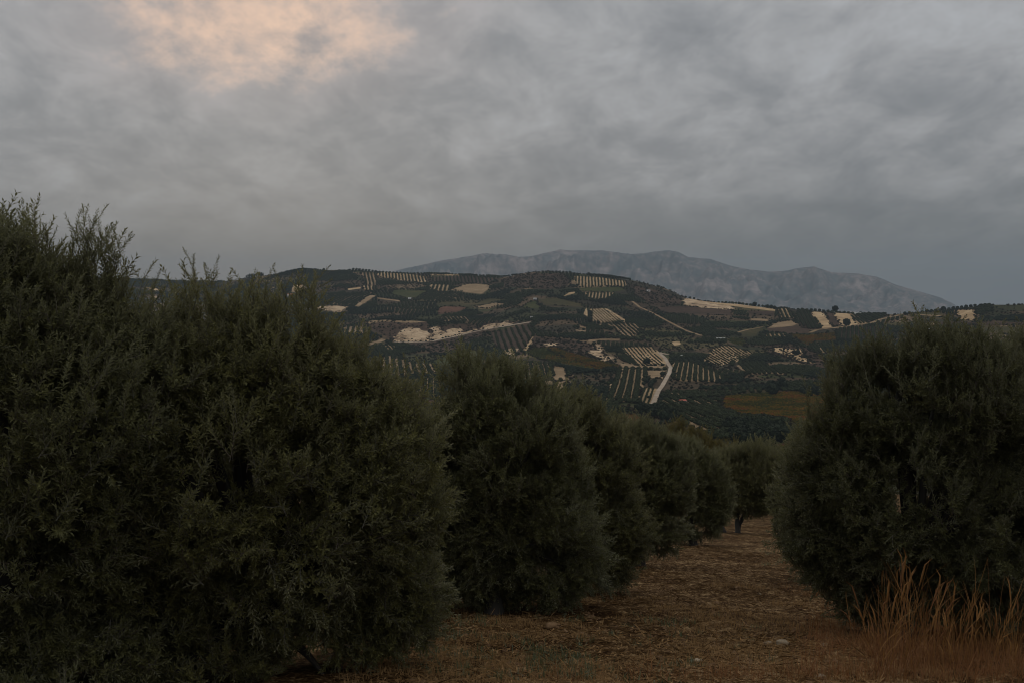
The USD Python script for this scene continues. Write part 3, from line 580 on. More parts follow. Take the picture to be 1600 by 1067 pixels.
BANKS, ROADS, CLEAR = [], [], []
def fray(w, amp):
    """Uneven natural edges instead of ruled ones."""
    e = np.array(w.segmentize(3.0).exterior.coords)[:-1]
    q = np.column_stack([e / 13.0, np.zeros(len(e))])
    e = e + np.stack([fbm(q, 3, seed=71) - 0.5, fbm(q, 3, seed=72) - 0.5], -1) * 2 * amp
    f = Polygon(e).buffer(0)
    return f if f.geom_type == 'Polygon' else max(f.geoms, key=lambda g: g.area)
def sweep(w, dist):
    """The polygon and what lies within dist metres in front of it, towards the camera's side of the valley."""
    c = np.array(w.centroid.coords[0]); v = -c / np.linalg.norm(c)
    return unary_union([shapely.affinity.translate(w, v[0] * t, v[1] * t) for t in np.linspace(0, dist, 5)]).buffer(0.5)
LIFT = {1: 0.35, 2: 0.55, 3: 0.8}
for name, label, mat, layer, poly, grove in F:
    dp = densify(poly)
    w = Polygon(back(dp[:, 0], dp[:, 1])).buffer(0)
    if w.geom_type != 'Polygon':
        w = max(w.geoms, key=lambda q: q.area)
    if w.area < 60: continue
    w = fray(w, 11.0 if name == 'bank' else 2.2)
    sheet = drape(w, LIFT[layer])
    if name == 'grove_soil' and mat == 'pale': mat = 'grovepale'
    cat = {'grove_soil': 'field', 'bank': 'bank', 'scrub_slope': 'slope', 'vineyard': 'vineyard', 'terrace': 'terrace'}.get(name, 'field')
    if name in ('bare_field', 'bank') and mat in ('pale', 'tan', 'cliff'):
        vg = fray(w.buffer(5.0), 6.0)
        tag(usdkit.mesh(stage, path('field_verge'), drape(vg, 0.2), M['verge'], smooth=True), 'weedy verge of the ' + label.replace(' of two ', ' one of the two ').replace('bush in it right of the chequered field', 'bush in it'), 'verge', kind='structure')
    tag(usdkit.mesh(stage, path(name), sheet, M[mat], smooth=True), label, cat, kind='structure')
    taken.append(w if grove is not None else sweep(w, 26))
    CLEAR.append(sweep(w.buffer(-2), 30)) if 'pale rectangle' in label else None
    if name == 'bank': BANKS.append(w)
    if grove: plant(w, *grove)

def ribbon(name, label, pts, width, mat='track', cat='track', off=0.75):
    pp = []
    for (x0, y0), (x1, y1) in zip(pts, pts[1:]):
        n = max(2, int(math.hypot(x1 - x0, y1 - y0) / 3))
        for k in range(n): pp.append((x0 + (x1 - x0) * k / n, y0 + (y1 - y0) * k / n))
    pp.append(pts[-1]); pp = np.array(pp)
    line = LineString(back(pp[:, 0], pp[:, 1])).simplify(1.5)
    w = line.buffer(width / 2, cap_style='flat', join_style='round').buffer(0)
    if w.geom_type != 'Polygon': w = max(w.geoms, key=lambda q: q.area)
    w = Polygon(w.exterior)
    tag(usdkit.mesh(stage, path(name), drape(w, off, 4.0), M[mat], smooth=True), label, cat, kind='structure')
    k = sweep(w.buffer(1.5), 24 if name == 'road' else 12); taken.append(k); ROADS.append(k)
ribbon('road', 'pale road running up along the foot of the bare bank', [(616,535),(640,535.5),(675,534),(712,526.5),(750,517.5),(787,511),(828,504.5)], 6.0)
ribbon('road', 'white winding road down the middle of the valley groves', [(1030.5,552),(1039,560),(1044,567),(1048,574.5),(1046,583),(1042.5,589.5),(1035,600),(1027.5,613.5),(1023,622.5),(1020,632)], 4.6)
ribbon('road', 'short white road spur above the dotted field', [(1030,551.3),(1038,552.8),(1045,554.5)], 6)
ribbon('track', 'pale earth track slanting down the right of the summit slope', [(988,472),(999.5,481),(1016,488),(1049.5,506),(1070.5,517),(1096,525.5)], 5, 'tan')
ribbon('track', 'track running along the foot of the two pale fields', [(1265.5,521),(1276,516.5),(1315,512),(1360,506),(1375,500),(1397.5,495.5),(1414,490.5)], 7, 'tan')
ribbon('track', 'faint track through the wooded hollow', [(1150,521),(1168,516),(1192,512)], 5, 'tan')
ribbon('track', 'brown track rising on the far left hill', [(339,452),(355,445),(373.5,438.5)], 9, 'brown')
ribbon('track', 'pale track branching through the left valley groves', [(559,543.5),(580,537.5),(599.5,531)], 7, 'tan')
TAKEN, ROADZ, BANKZ = unary_union(taken), unary_union(ROADS + CLEAR), unary_union(BANKS)
TREES = [t for t, b in zip(TREES, shapely.contains_xy(ROADZ, np.array([t[0] for t in TREES]), np.array([t[1] for t in TREES]))) if not b]

# remaining land: parcels of close-planted groves and of scrub
seeds = []
_az, _r = rngF.uniform(math.radians(-24), math.radians(24), 1700), np.sqrt(rngF.uniform(600 ** 2, 3650 ** 2, 1700))
seeds = np.stack([np.sin(_az) * _r, np.cos(_az) * _r], -1)
kd = cKDTree(seeds)
kind_of = rngF.choice(3, len(seeds), p=[0.54, 0.26, 0.20])
ang_of = rngF.uniform(0, np.pi, len(seeds))
sp_of = rngF.uniform(5.8, 8.2, len(seeds))
viewdir = np.arctan2(seeds[:, 1], seeds[:, 0])
ang_of = np.where(rngF.random(len(seeds)) < 0.32, viewdir + rngF.normal(0, 0.07, len(seeds)), ang_of)
SHRUBS = []
lim = lambda x, y: np.interp(CX + FPX * x / np.maximum(y, 1), SKYLINE[:, 0], SKYLINE[:, 2]) + 40
def fill():
    tr, sh = [], []
    for k, (sx, sy) in enumerate(seeds):
        a = ang_of[k]; e, nrm = np.array([math.cos(a), math.sin(a)]), np.array([-math.sin(a), math.cos(a)])
        L = 190
        if kind_of[k] == 0:
            u, w = np.meshgrid(np.arange(-L, L, 5.6), np.arange(-L, L, sp_of[k]))
        else:
            u, w = np.meshgrid(np.arange(-L, L, 8.0), np.arange(-L, L, 8.0))
        p = np.array([sx, sy]) + u.reshape(-1, 1) * e + w.reshape(-1, 1) * nrm
        p = p + rngF.normal(0, 0.35 if kind_of[k] == 0 else 2.6, p.shape)
        p = p[kd.query(p)[1] == k]
        if not len(p): continue
        r = np.hypot(p[:, 0], p[:, 1]); az = np.arctan2(p[:, 0], p[:, 1])
        p = p[(np.abs(az) < math.radians(23.6)) & (r > 640) & (r < lim(p[:, 0], p[:, 1]))]
        if not len(p): continue
        p = p[~shapely.contains_xy(TAKEN, p[:, 0], p[:, 1])]
        if kind_of[k] == 0:
            p = p[rngF.random(len(p)) < 0.93]; tr.append(np.column_stack([p, rngF.uniform(0.9, 1.15, len(p)), np.full(len(p), k % 3 == 0)]))
        else:
            p = p[rngF.random(len(p)) < (0.8 if kind_of[k] == 1 else 0.35)]; sh.append(p)
    return np.vstack(tr), np.vstack(sh)
ft, fs = fill()
TREES += [tuple(x) for x in ft]
SHRUBS.append(fs)
# shrubs also sprinkle the scrubby slopes and banks
for name, label, mat, layer, poly, grove in F:
    if name in ('scrub_slope', 'bank'):
        dp = densify(poly); w = Polygon(back(dp[:, 0], dp[:, 1])).buffer(0)
        x0, y0, x1, y1 = w.bounds
        n = int(w.area / (55 if name == 'scrub_slope' else 260))
        p = rngF.uniform([x0, y0], [x1, y1], (n * 3, 2)); p = p[shapely.contains_xy(w, p[:, 0], p[:, 1])][:n]
        SHRUBS.append(p)
SHRUBS = np.vstack(SHRUBS)
SHRUBS = SHRUBS[~shapely.contains_xy(ROADZ, SHRUBS[:, 0], SHRUBS[:, 1])]
_inb = shapely.contains_xy(BANKZ, SHRUBS[:, 0], SHRUBS[:, 1])
SHRUBS = SHRUBS[~_inb | (rngF.random(len(SHRUBS)) < 0.12)]
# hedges, self-sown olives and scrub along the field edges
EDGE = []
for name, label, mat, layer, poly, grove in F:
    dp = densify(poly); w = Polygon(back(dp[:, 0], dp[:, 1])).buffer(0)
    if w.area < 60 or name in ('bank', 'bare_strip'): continue
    if w.geom_type != 'Polygon': w = max(w.geoms, key=lambda q: q.area)
    L = w.exterior.length
    t = np.arange(0, L, 4.5); on = noise(np.column_stack([t / 28.0, np.full(len(t), L), np.zeros(len(t))]), 3) > 0.5
    q = np.array([w.exterior.interpolate(x).coords[0] for x in t[on]]) if on.any() else np.zeros((0, 2))
    if len(q): EDGE.append(q + rngF.normal(0, 1.6, q.shape))
EDGE = np.vstack(EDGE); EDGE = EDGE[~shapely.contains_xy(ROADZ, EDGE[:, 0], EDGE[:, 1])]
SHRUBS = np.vstack([SHRUBS, EDGE])
# the dark belt of bigger trees beside the vineyard, and trees on the hedges
BELT = []
def belt(poly, n, smin, smax, label, group):
    w = Polygon(back(*densify(poly).T)).buffer(0)
    if w.geom_type != 'Polygon': w = max(w.geoms, key=lambda q: q.area)
    x0, y0, x1, y1 = w.bounds
    p = rngF.uniform([x0, y0], [x1, y1], (n * 12, 2)); p = p[shapely.contains_xy(w, p[:, 0], p[:, 1])]
    keep = []
    for q in p:
        if all(np.hypot(*(q - k)) > 4.0 for k in keep): keep.append(q)
        if len(keep) >= n: break
    for q in keep: BELT.append((q[0], q[1], rngF.uniform(smin, smax), label, group))
belt([(1128,664),(1160,668),(1224,671),(1240,690),(1200,700),(1160,702),(1140,680)], 75, 1.3, 2.0, 'dark bushy tree in the thick belt below the autumn vineyard', 'dark belt of trees below the autumn vineyard')
belt([(1200,603),(1222,600),(1226,616),(1204,618)], 8, 1.8, 2.6, 'tall dark tree in the clump at the upper edge of the autumn vineyard', 'clump of dark trees above the autumn vineyard')
belt([(1250,612),(1300,606),(1300,616),(1255,622)], 14, 1.5, 2.2, 'dark tree at the far end of the autumn vineyard, beside the large right hand olive', 'dark trees at the far end of the autumn vineyard')
belt([(990,640),(1040,640),(1060,662),(1010,652)], 26, 1.2, 1.7, 'dark tree on the bank between the white road foot and the brown green meadow', 'dark trees above the brown green meadow')

# far olive trees: a low ragged crown on a short trunk
def far_crown(seed, h=3.7, rx=2.35, clumps=80, size=0.95, up=0.4):
    rng = np.random.default_rng(seed)
    core = trimesh.creation.icosphere(1, 1.0)
    cv = np.array(core.vertices); nz = noise(cv * 1.7 + seed * 3.1) - 0.5
    cv = cv * (1 + 0.45 * nz)[:, None] * np.array([rx * 0.86, rx * 0.86, h * 0.40]) + [0, 0, h * 0.56]
    parts = [(cv, np.array(core.faces))]
    d = rng.normal(size=(clumps, 3)); d /= np.linalg.norm(d, axis=1, keepdims=True)
    r = 0.86 + 0.3 * (noise(d * 1.7 + seed * 3.1) - 0.5) + rng.uniform(-0.06, 0.12, clumps)
    c = d * r[:, None] * np.array([rx, rx, h * 0.47]) + [0, 0, h * 0.56]
    for k in range(clumps):
        n = d[k] + rng.normal(0, 0.5, 3); n /= np.linalg.norm(n)
        a = np.cross(n, rng.normal(size=3)); a /= np.linalg.norm(a); b = np.cross(n, a)
        s = size * rng.uniform(0.6, 1.2)
        parts.append((np.array([c[k] + a * s * 0.6, c[k] + b * s * 0.5, c[k] - a * s * 0.6, c[k] - b * s * 0.5 + n * 0.2]), np.array([[0, 1, 2], [0, 2, 3]])))
    return join(parts)
def far_trunk(h=1.7):
    return tube([(0, 0, -0.4), (0.05, 0, 0.5), (-0.05, 0.05, h)], [0.28, 0.2, 0.13], 5)
def far_tree(seed, **k): return far_crown(seed, **k)
protos = [(far_tree(s), M['farleaf']) for s in range(5)]
protos_dark = [(far_tree(s + 20), M['fardark']) for s in range(3)]
TREES = np.array(TREES, float)
vis = np.hypot(TREES[:, 0], TREES[:, 1])
order = np.argsort(vis)
VINES = []
for name, label, mat, layer, poly, grove in F:
    if name != 'vineyard' or mat not in ('vine', 'green'): continue
    dp = densify(poly); w = Polygon(back(dp[:, 0], dp[:, 1])).buffer(-1.5)
    if w.is_empty: continue
    if w.geom_type != 'Polygon': w = max(w.geoms, key=lambda q: q.area)
    c = np.array(w.centroid.coords[0]); far = np.hypot(*c) > 1300
    a = math.atan2(c[1], c[0]) + (0.5 if not far else 0.25); e, nr = np.array([math.cos(a), math.sin(a)]), np.array([-math.sin(a), math.cos(a)])
    L = math.hypot(w.bounds[2] - w.bounds[0], w.bounds[3] - w.bounds[1]) / 2 + 5
    u, v = np.meshgrid(np.arange(-L, L, 1.7 if not far else 3.0), np.arange(-L, L, 2.7 if not far else 3.6))
    p = c + u.reshape(-1, 1) * e + v.reshape(-1, 1) * nr
    p = p[shapely.contains_xy(w, p[:, 0], p[:, 1])]
    p = p + rngF.normal(0, 0.16, p.shape)
    tone = fbm(np.column_stack([p / 26.0, np.zeros(len(p))]), 3, seed=31) + rngF.normal(0, 0.09, len(p)) + (0.22 if mat == 'green' else 0)
    keep = rngF.random(len(p)) < 0.86
    VINES.append(np.column_stack([p, tone])[keep])
VINES = np.vstack(VINES)
# what one can see of the nearest rows: individuals; the rest one grove
px_of = lambda x, y: CX + FPX * x / np.maximum(y, 1) * 1.0
cand = [i for i in order if 940 < px_of(TREES[i, 0], TREES[i, 1]) < 1225]
single = np.array(cand[:175]); mask = np.ones(len(TREES), bool); mask[single] = False

def proto_thing(p, seed, dark=False, **kw):
    usdkit.mesh(stage, f'{p}/crown', far_crown(seed, **kw), M['fardark' if dark else 'farleaf'])
    usdkit.mesh(stage, f'{p}/trunk', far_trunk(), M['bark'], smooth=True)
firsts = {}
def far_thing(name, key, seed, x, y, s, yaw, label, cat, group, dark=False, **kw):
    p = path(name)
    xf = UsdGeom.Xform.Define(stage, p)
    xf.AddTranslateOp().Set(Gf.Vec3d(float(x), float(y), float(H(x, y)))); xf.AddRotateZOp().Set(float(yaw)); xf.AddScaleOp().Set(Gf.Vec3f(float(s), float(s), float(s)))
    tag(xf, label, cat, group)
    if key not in firsts:
        k = stage.CreateClassPrim(f'/kind_{key}')
        proto_thing(f'/kind_{key}', seed, dark, **kw)
        firsts[key] = f'/kind_{key}'
    xf.GetPrim().GetReferences().AddInternalReference(firsts[key]); xf.GetPrim().SetInstanceable(True)
for i in single:
    x, y, s, kd_ = TREES[i]
    far_thing('far_olive_tree', f'olive_{i % 5}', int(i % 5), x, y, s, rngF.uniform(0, 360), 'small round olive tree standing in the rows of the valley grove', 'olive tree', 'olive trees in rows in the valley grove')
for k, (x, y, s, lab_, grp_) in enumerate(BELT):
    far_thing('valley_tree', f'dark_{k % 3}', 40 + k % 3, x, y, s, rngF.uniform(0, 360), lab_, 'tree', grp_, dark=True, h=3.9, rx=1.9, clumps=110)
T = TREES[mask]
tz = H(T[:, 0], T[:, 1])
idx = rngF.integers(0, 5, len(T)) * (T[:, 3] < 0.5) + (5 + rngF.integers(0, 3, len(T))) * (T[:, 3] >= 0.5)
sc = np.column_stack([T[:, 2], T[:, 2], T[:, 2] * rngF.uniform(0.85, 1.15, len(T))])
tag(instancer(path('olive_grove'), protos + protos_dark, np.column_stack([T[:, :2], tz]), yaw_quats(rngF.uniform(0, 6.28, len(T))), sc, idx.astype(int)), 'thousands of dark olive trees covering the far hillside in rows', 'olive grove', kind='stuff')
sprotos = [(far_crown(60 + s, h=2.2, rx=1.6, clumps=40, size=0.9), M['farscrub' if s < 3 else 'fardark']) for s in range(5)]
S = SHRUBS; ns = len(S)
tag(instancer(path('scrub'), sprotos, np.column_stack([S, H(S[:, 0], S[:, 1]) - 0.25]), yaw_quats(rngF.uniform(0, 6.28, ns)), rngF.uniform(0.5, 1.25, ns), rngF.integers(0, 5, ns)), 'brown and dark green scrub sprinkled over the rough slopes', 'scrub', kind='stuff')
_vt = np.clip(np.searchsorted([0.40, 0.52, 0.66], VINES[:, 2]), 0, 3)
vprotos = [(far_crown(90 + k, h=1.15, rx=0.85, clumps=26, size=0.55), M[('vine_rust', 'vine_gold', 'vine_olive', 'vine_green')[k]]) for k in range(4)]
tag(instancer(path('vine_rows'), vprotos, np.column_stack([VINES[:, :2], H(VINES[:, 0], VINES[:, 1]) + 0.15]), yaw_quats(rngF.uniform(0, 6.28, len(VINES))), rngF.uniform(0.75, 1.2, len(VINES)), _vt), 'rows of low vines turning yellow and rust in the vineyards', 'vines', kind='stuff')
# single trees that stand out
LONE = [((1305, 488), 3.0, 'dark round tree on the skyline between the two pale fields'), ((1323, 510), 3.2, 'dark tree standing at the foot of the right pale field'), ((1474, 484), 2.0, 'dark bush on the skyline at the saddle'),
        ((1179, 478), 2.2, 'lone dark tree on the long pale ridge strip'), ((1199, 482), 1.8, 'first small tree at the end of the pale ridge strip'), ((1205, 483), 1.8, 'second small tree at the end of the pale ridge strip'), ((1210, 484), 1.8, 'third small tree at the end of the pale ridge strip'),
        ((1012, 568.5), 2.0, 'big dark tree at the lower edge of the dotted field'), ((1008, 569), 1.7, 'smaller tree beside the big one in the dotted field'), ((1246, 555), 2.0, 'dark bush inside the pale bare field'), ((1241, 553.5), 1.6, 'smaller bush inside the pale bare field'), ((1414, 489), 1.5, 'small tree where the track meets the saddle'), ((922, 506), 2.2, 'dark tree at the lower corner of the pale trapezoid'), ((920, 427), 1.5, 'tiny tree on the round summit'), ((506, 421), 1.6, 'tiny tree on the left summit'), ((1035, 588), 1.5, 'dark tree beside the bend of the white road')]
for k, ((px, py), s, lab) in enumerate(LONE):
    x, y = back([px], [py])[0]
    far_thing('lone_tree', f'dark_{k % 3}', 40 + k % 3, x, y, s, 40.0 * k, lab, 'tree', None, dark=True, h=3.9, rx=1.9, clumps=110)
# cypress-like row on the left skyline and olive beads on the ridge
for k in range(11):
    px = 385 + k * 2.6
    x, y = back([px], [np.interp(px, SKYLINE[:, 0], SKYLINE[:, 1]) + 1.0])[0]
    far_thing('ridge_tree', 'slim_%d' % (k % 2), 80 + k % 2, x, y, 1.4 + 0.5 * ((k * 7) % 5) / 5, 33.0 * k, 'small upright tree in the row on the left skyline', 'tree', 'row of small trees on the left skyline', dark=True, h=6.0, rx=1.3, clumps=60)
for k in range(36):
    px = 588 + k * 5.4
    x, y = back([px], [np.interp(px, SKYLINE[:, 0], SKYLINE[:, 1]) + 0.6])[0]
    far_thing('ridge_olive', f'olive_{k % 5}', k % 5, x, y, 1.0 + 0.25 * ((k * 7) % 5) / 5, 33.0 * k, 'olive tree in the row along the ridge above the pale comb', 'olive tree', 'olive trees in a row along the ridge')

# far buildings: each a small house with walls, roof, door and windows
def house(label, px, py, w, d, h, roof, yaw=0.0, gable=True, wallmat='white', cat='house'):
    x, y = back([px], [py])[0]
    p = path('small_house')
    xf = UsdGeom.Xform.Define(stage, p); xf.AddTranslateOp().Set(Gf.Vec3d(float(x), float(y), float(H(x, y)) + 0.3)); xf.AddRotateZOp().Set(float(yaw))
    tag(xf, label, cat)
    usdkit.mesh(stage, f'{p}/wall', trimesh.creation.box(bounds=[[-w / 2, -d / 2, -2.5], [w / 2, d / 2, h]]), M[wallmat])
    if gable:
        o = 0.35
        v = np.array([[-w / 2 - o, -d / 2 - o, h + .01], [w / 2 + o, -d / 2 - o, h + .01], [w / 2 + o, d / 2 + o, h + .01], [-w / 2 - o, d / 2 + o, h + .01], [-w / 2 - o, 0, h + d * 0.25], [w / 2 + o, 0, h + d * 0.25]])
        f = np.array([[0, 1, 5], [0, 5, 4], [2, 3, 4], [2, 4, 5], [0, 4, 3], [1, 2, 5], [0, 3, 2], [0, 2, 1]])
        usdkit.mesh(stage, f'{p}/roof', (v, f), M[roof])
    else:
        usdkit.mesh(stage, f'{p}/roof', trimesh.creation.box(bounds=[[-w / 2 - .2, -d / 2 - .2, h + .01], [w / 2 + .2, d / 2 + .2, h + .35]]), M[roof])
    usdkit.mesh(stage, f'{p}/door', trimesh.creation.box(bounds=[[-w * .12, -d / 2 - .05, 0], [w * .05, -d / 2 - .01, 2.1]]), M['dark'])
    usdkit.mesh(stage, f'{p}/window', trimesh.creation.box(bounds=[[w * .2, -d / 2 - .05, 1.0], [w * .34, -d / 2 - .01, 2.0]]), M['dark'])
house('small house with a bright orange red roof among dark olive rows', 1066.5, 630, 5.5, 4.5, 2.2, 'orange', 20)
house('tiny red roofed white house on the left hill', 453, 463, 10, 7, 3, 'roof', 25)
house('white hut below the dull green field', 640, 467.5, 6, 5, 2.8, 'white', 10, False)
house('white hut at the tip of the small green field', 836, 469, 6, 5, 3, 'white', 0, False)
house('white hut above the upper end of the road', 832, 498, 8, 5, 2.6, 'white', 0, False)
house('white farm building beside the green and yellow vineyard', 1126, 531.5, 13, 6, 3.2, 'white', -15, False, cat='building')
house('long low white shed above the eight pale gaps', 1063, 558, 12, 5, 2.2, 'white', 15, False, cat='shed')
house('pale house seen over the right hand orchard trees', 1548, 549, 9, 6, 3.5, 'white', 0, False)
house('smaller white house beside the pale clearing', 1582, 555, 7, 5, 3.0, 'white', 0, False)
house('white hut on the terraced right hill', 1454, 517, 5, 4, 2.6, 'white', 0, False)
house('low building on the right skyline', 1340, 489, 11, 6, 3.0, 'white', 5, False, cat='building')
house('white hut on the brown slope right of the summit', 1013, 456, 7, 5, 2.6, 'white', 0, False)
house('white speck of a hut in the left valley', 366, 476, 9, 5, 3.0, 'white', 0, False)

# ------------------------------------------------------------------ the orchard: olive trees leaf by leaf
def leaf_set(base, d, nrm, L, W):
    """n leaves as folded diamonds; base, d (axis), nrm (upper side): (n, 3)."""
    side = np.cross(d, nrm); side /= np.linalg.norm(side, axis=1, keepdims=True) + 1e-9
    up = np.cross(side, d)
    mid = base + d * (L * 0.48)[:, None]
    v = np.stack([base, mid + side * (W / 2)[:, None] + up * (W * 0.22)[:, None], base + d * L[:, None] - up * (L * 0.06)[:, None], mid - side * (W / 2)[:, None] + up * (W * 0.22)[:, None]], 1)
    n = len(base); k = np.arange(n)[:, None] * 4
    f = np.concatenate([k + [0, 1, 2], k + [0, 2, 3]])
    return v.reshape(-1, 3), f

def shoot(rng, p0, d0, length, bend, pair=0.020, L=0.058, W=0.0145, taper=True):
    """A leafy shoot: curved stem with opposite leaf pairs. Returns (stem, leaves)."""
    n = max(4, int(length / 0.05)); pts = [np.array(p0, float)]; d = np.array(d0, float)
    for i in range(n):
        d = d + bend * (length / n) + rng.normal(0, 0.05, 3); d /= np.linalg.norm(d); pts.append(pts[-1] + d * length / n)
    pts = np.array(pts)
    m = int(length / pair)
    t = np.linspace(0.12, 1.0, m)
    cum = np.linspace(0, 1, n + 1)
    P = np.stack([np.interp(t, cum, pts[:, k]) for k in range(3)], 1)
    D = np.stack([np.gradient(pts[:, k]) for k in range(3)], 1); D /= np.linalg.norm(D, axis=1, keepdims=True)
    D = np.stack([np.interp(t, cum, D[:, k]) for k in range(3)], 1)
    a = np.cross(D, [0.3, 0.2, 0.9]); a /= np.linalg.norm(a, axis=1, keepdims=True) + 1e-9; b = np.cross(D, a)
    V, F_, off = [], [], 0
    for sgn in (1, -1):
        ang = (np.arange(m) % 2) * (np.pi / 2) + rng.normal(0, 0.35, m)
        s = (np.cos(ang)[:, None] * a + np.sin(ang)[:, None] * b) * sgn
        open_ = np.radians(rng.normal(48, 12, m)) * np.linspace(1.12, 0.72, m)
        ld = D * np.cos(open_)[:, None] + s * np.sin(open_)[:, None]
        nr = D * np.sin(open_)[:, None] - s * np.cos(open_)[:, None]
        ls = L * rng.uniform(0.75, 1.2, m) * np.linspace(1.05, 0.7, m)
        keep = rng.random(m) < 0.93
        v, f = leaf_set((P + s * 0.002)[keep], ld[keep], nr[keep], ls[keep], (W * rng.uniform(0.85, 1.15, m))[keep])
        V.append(v); F_.append(f + off); off += len(v)
    return tube(pts, np.linspace(0.0035, 0.0012, len(pts)), 3), (np.vstack(V), np.vstack(F_))

def spray(seed, length=0.6, sides=8, droop=0.0, L=0.058, W=0.0145):
    rng = np.random.default_rng(seed)
    stems, leaves = [], []
    bend = np.array([rng.normal(0, 0.5), rng.normal(0, 0.5), -droop])
    st, lv = shoot(rng, (0, 0, 0), (0, 0, 1), length, bend, L=L, W=W)
    stems.append(st); leaves.append(lv)
    axis = st[0].reshape(-1, 3, 3).mean(1)
    for k in range(sides):
        t = 0.08 + 0.7 * k / sides
        p = np.array([np.interp(t, np.linspace(0, 1, len(axis)), axis[:, j]) for j in range(3)])
        a = k * 2.4 + rng.normal(0, 0.3)
        th = math.radians(rng.uniform(26, 56))
        d = np.array([math.cos(a) * math.sin(th), math.sin(a) * math.sin(th), math.cos(th)])
        ln = length * rng.uniform(0.35, 0.62) * (1.1 - 0.55 * t)
        st, lv = shoot(rng, p, d, ln, np.array([0, 0, 0.8]), L=L, W=W)
        stems.append(st); leaves.append(lv)
    return join(stems), join(leaves)

SPR = [spray(100 + k, 0.22 + 0.03 * (k % 3), 3) for k in range(6)]
LONGS = [spray(200 + k, 0.42 + 0.06 * k, 2) for k in range(3)]
DROOP = [spray(300 + k, 0.30, 3, droop=2.2) for k in range(3)]
SLEN = np.array([0.22 + 0.03 * (k % 3) for k in range(6)] + [0.42 + 0.06 * k for k in range(3)] + [0.30] * 3)
def with_material_parts(kinds, leafmat):
    out = []
    for st, lv in kinds: out.append((lv, leafmat))
    return out

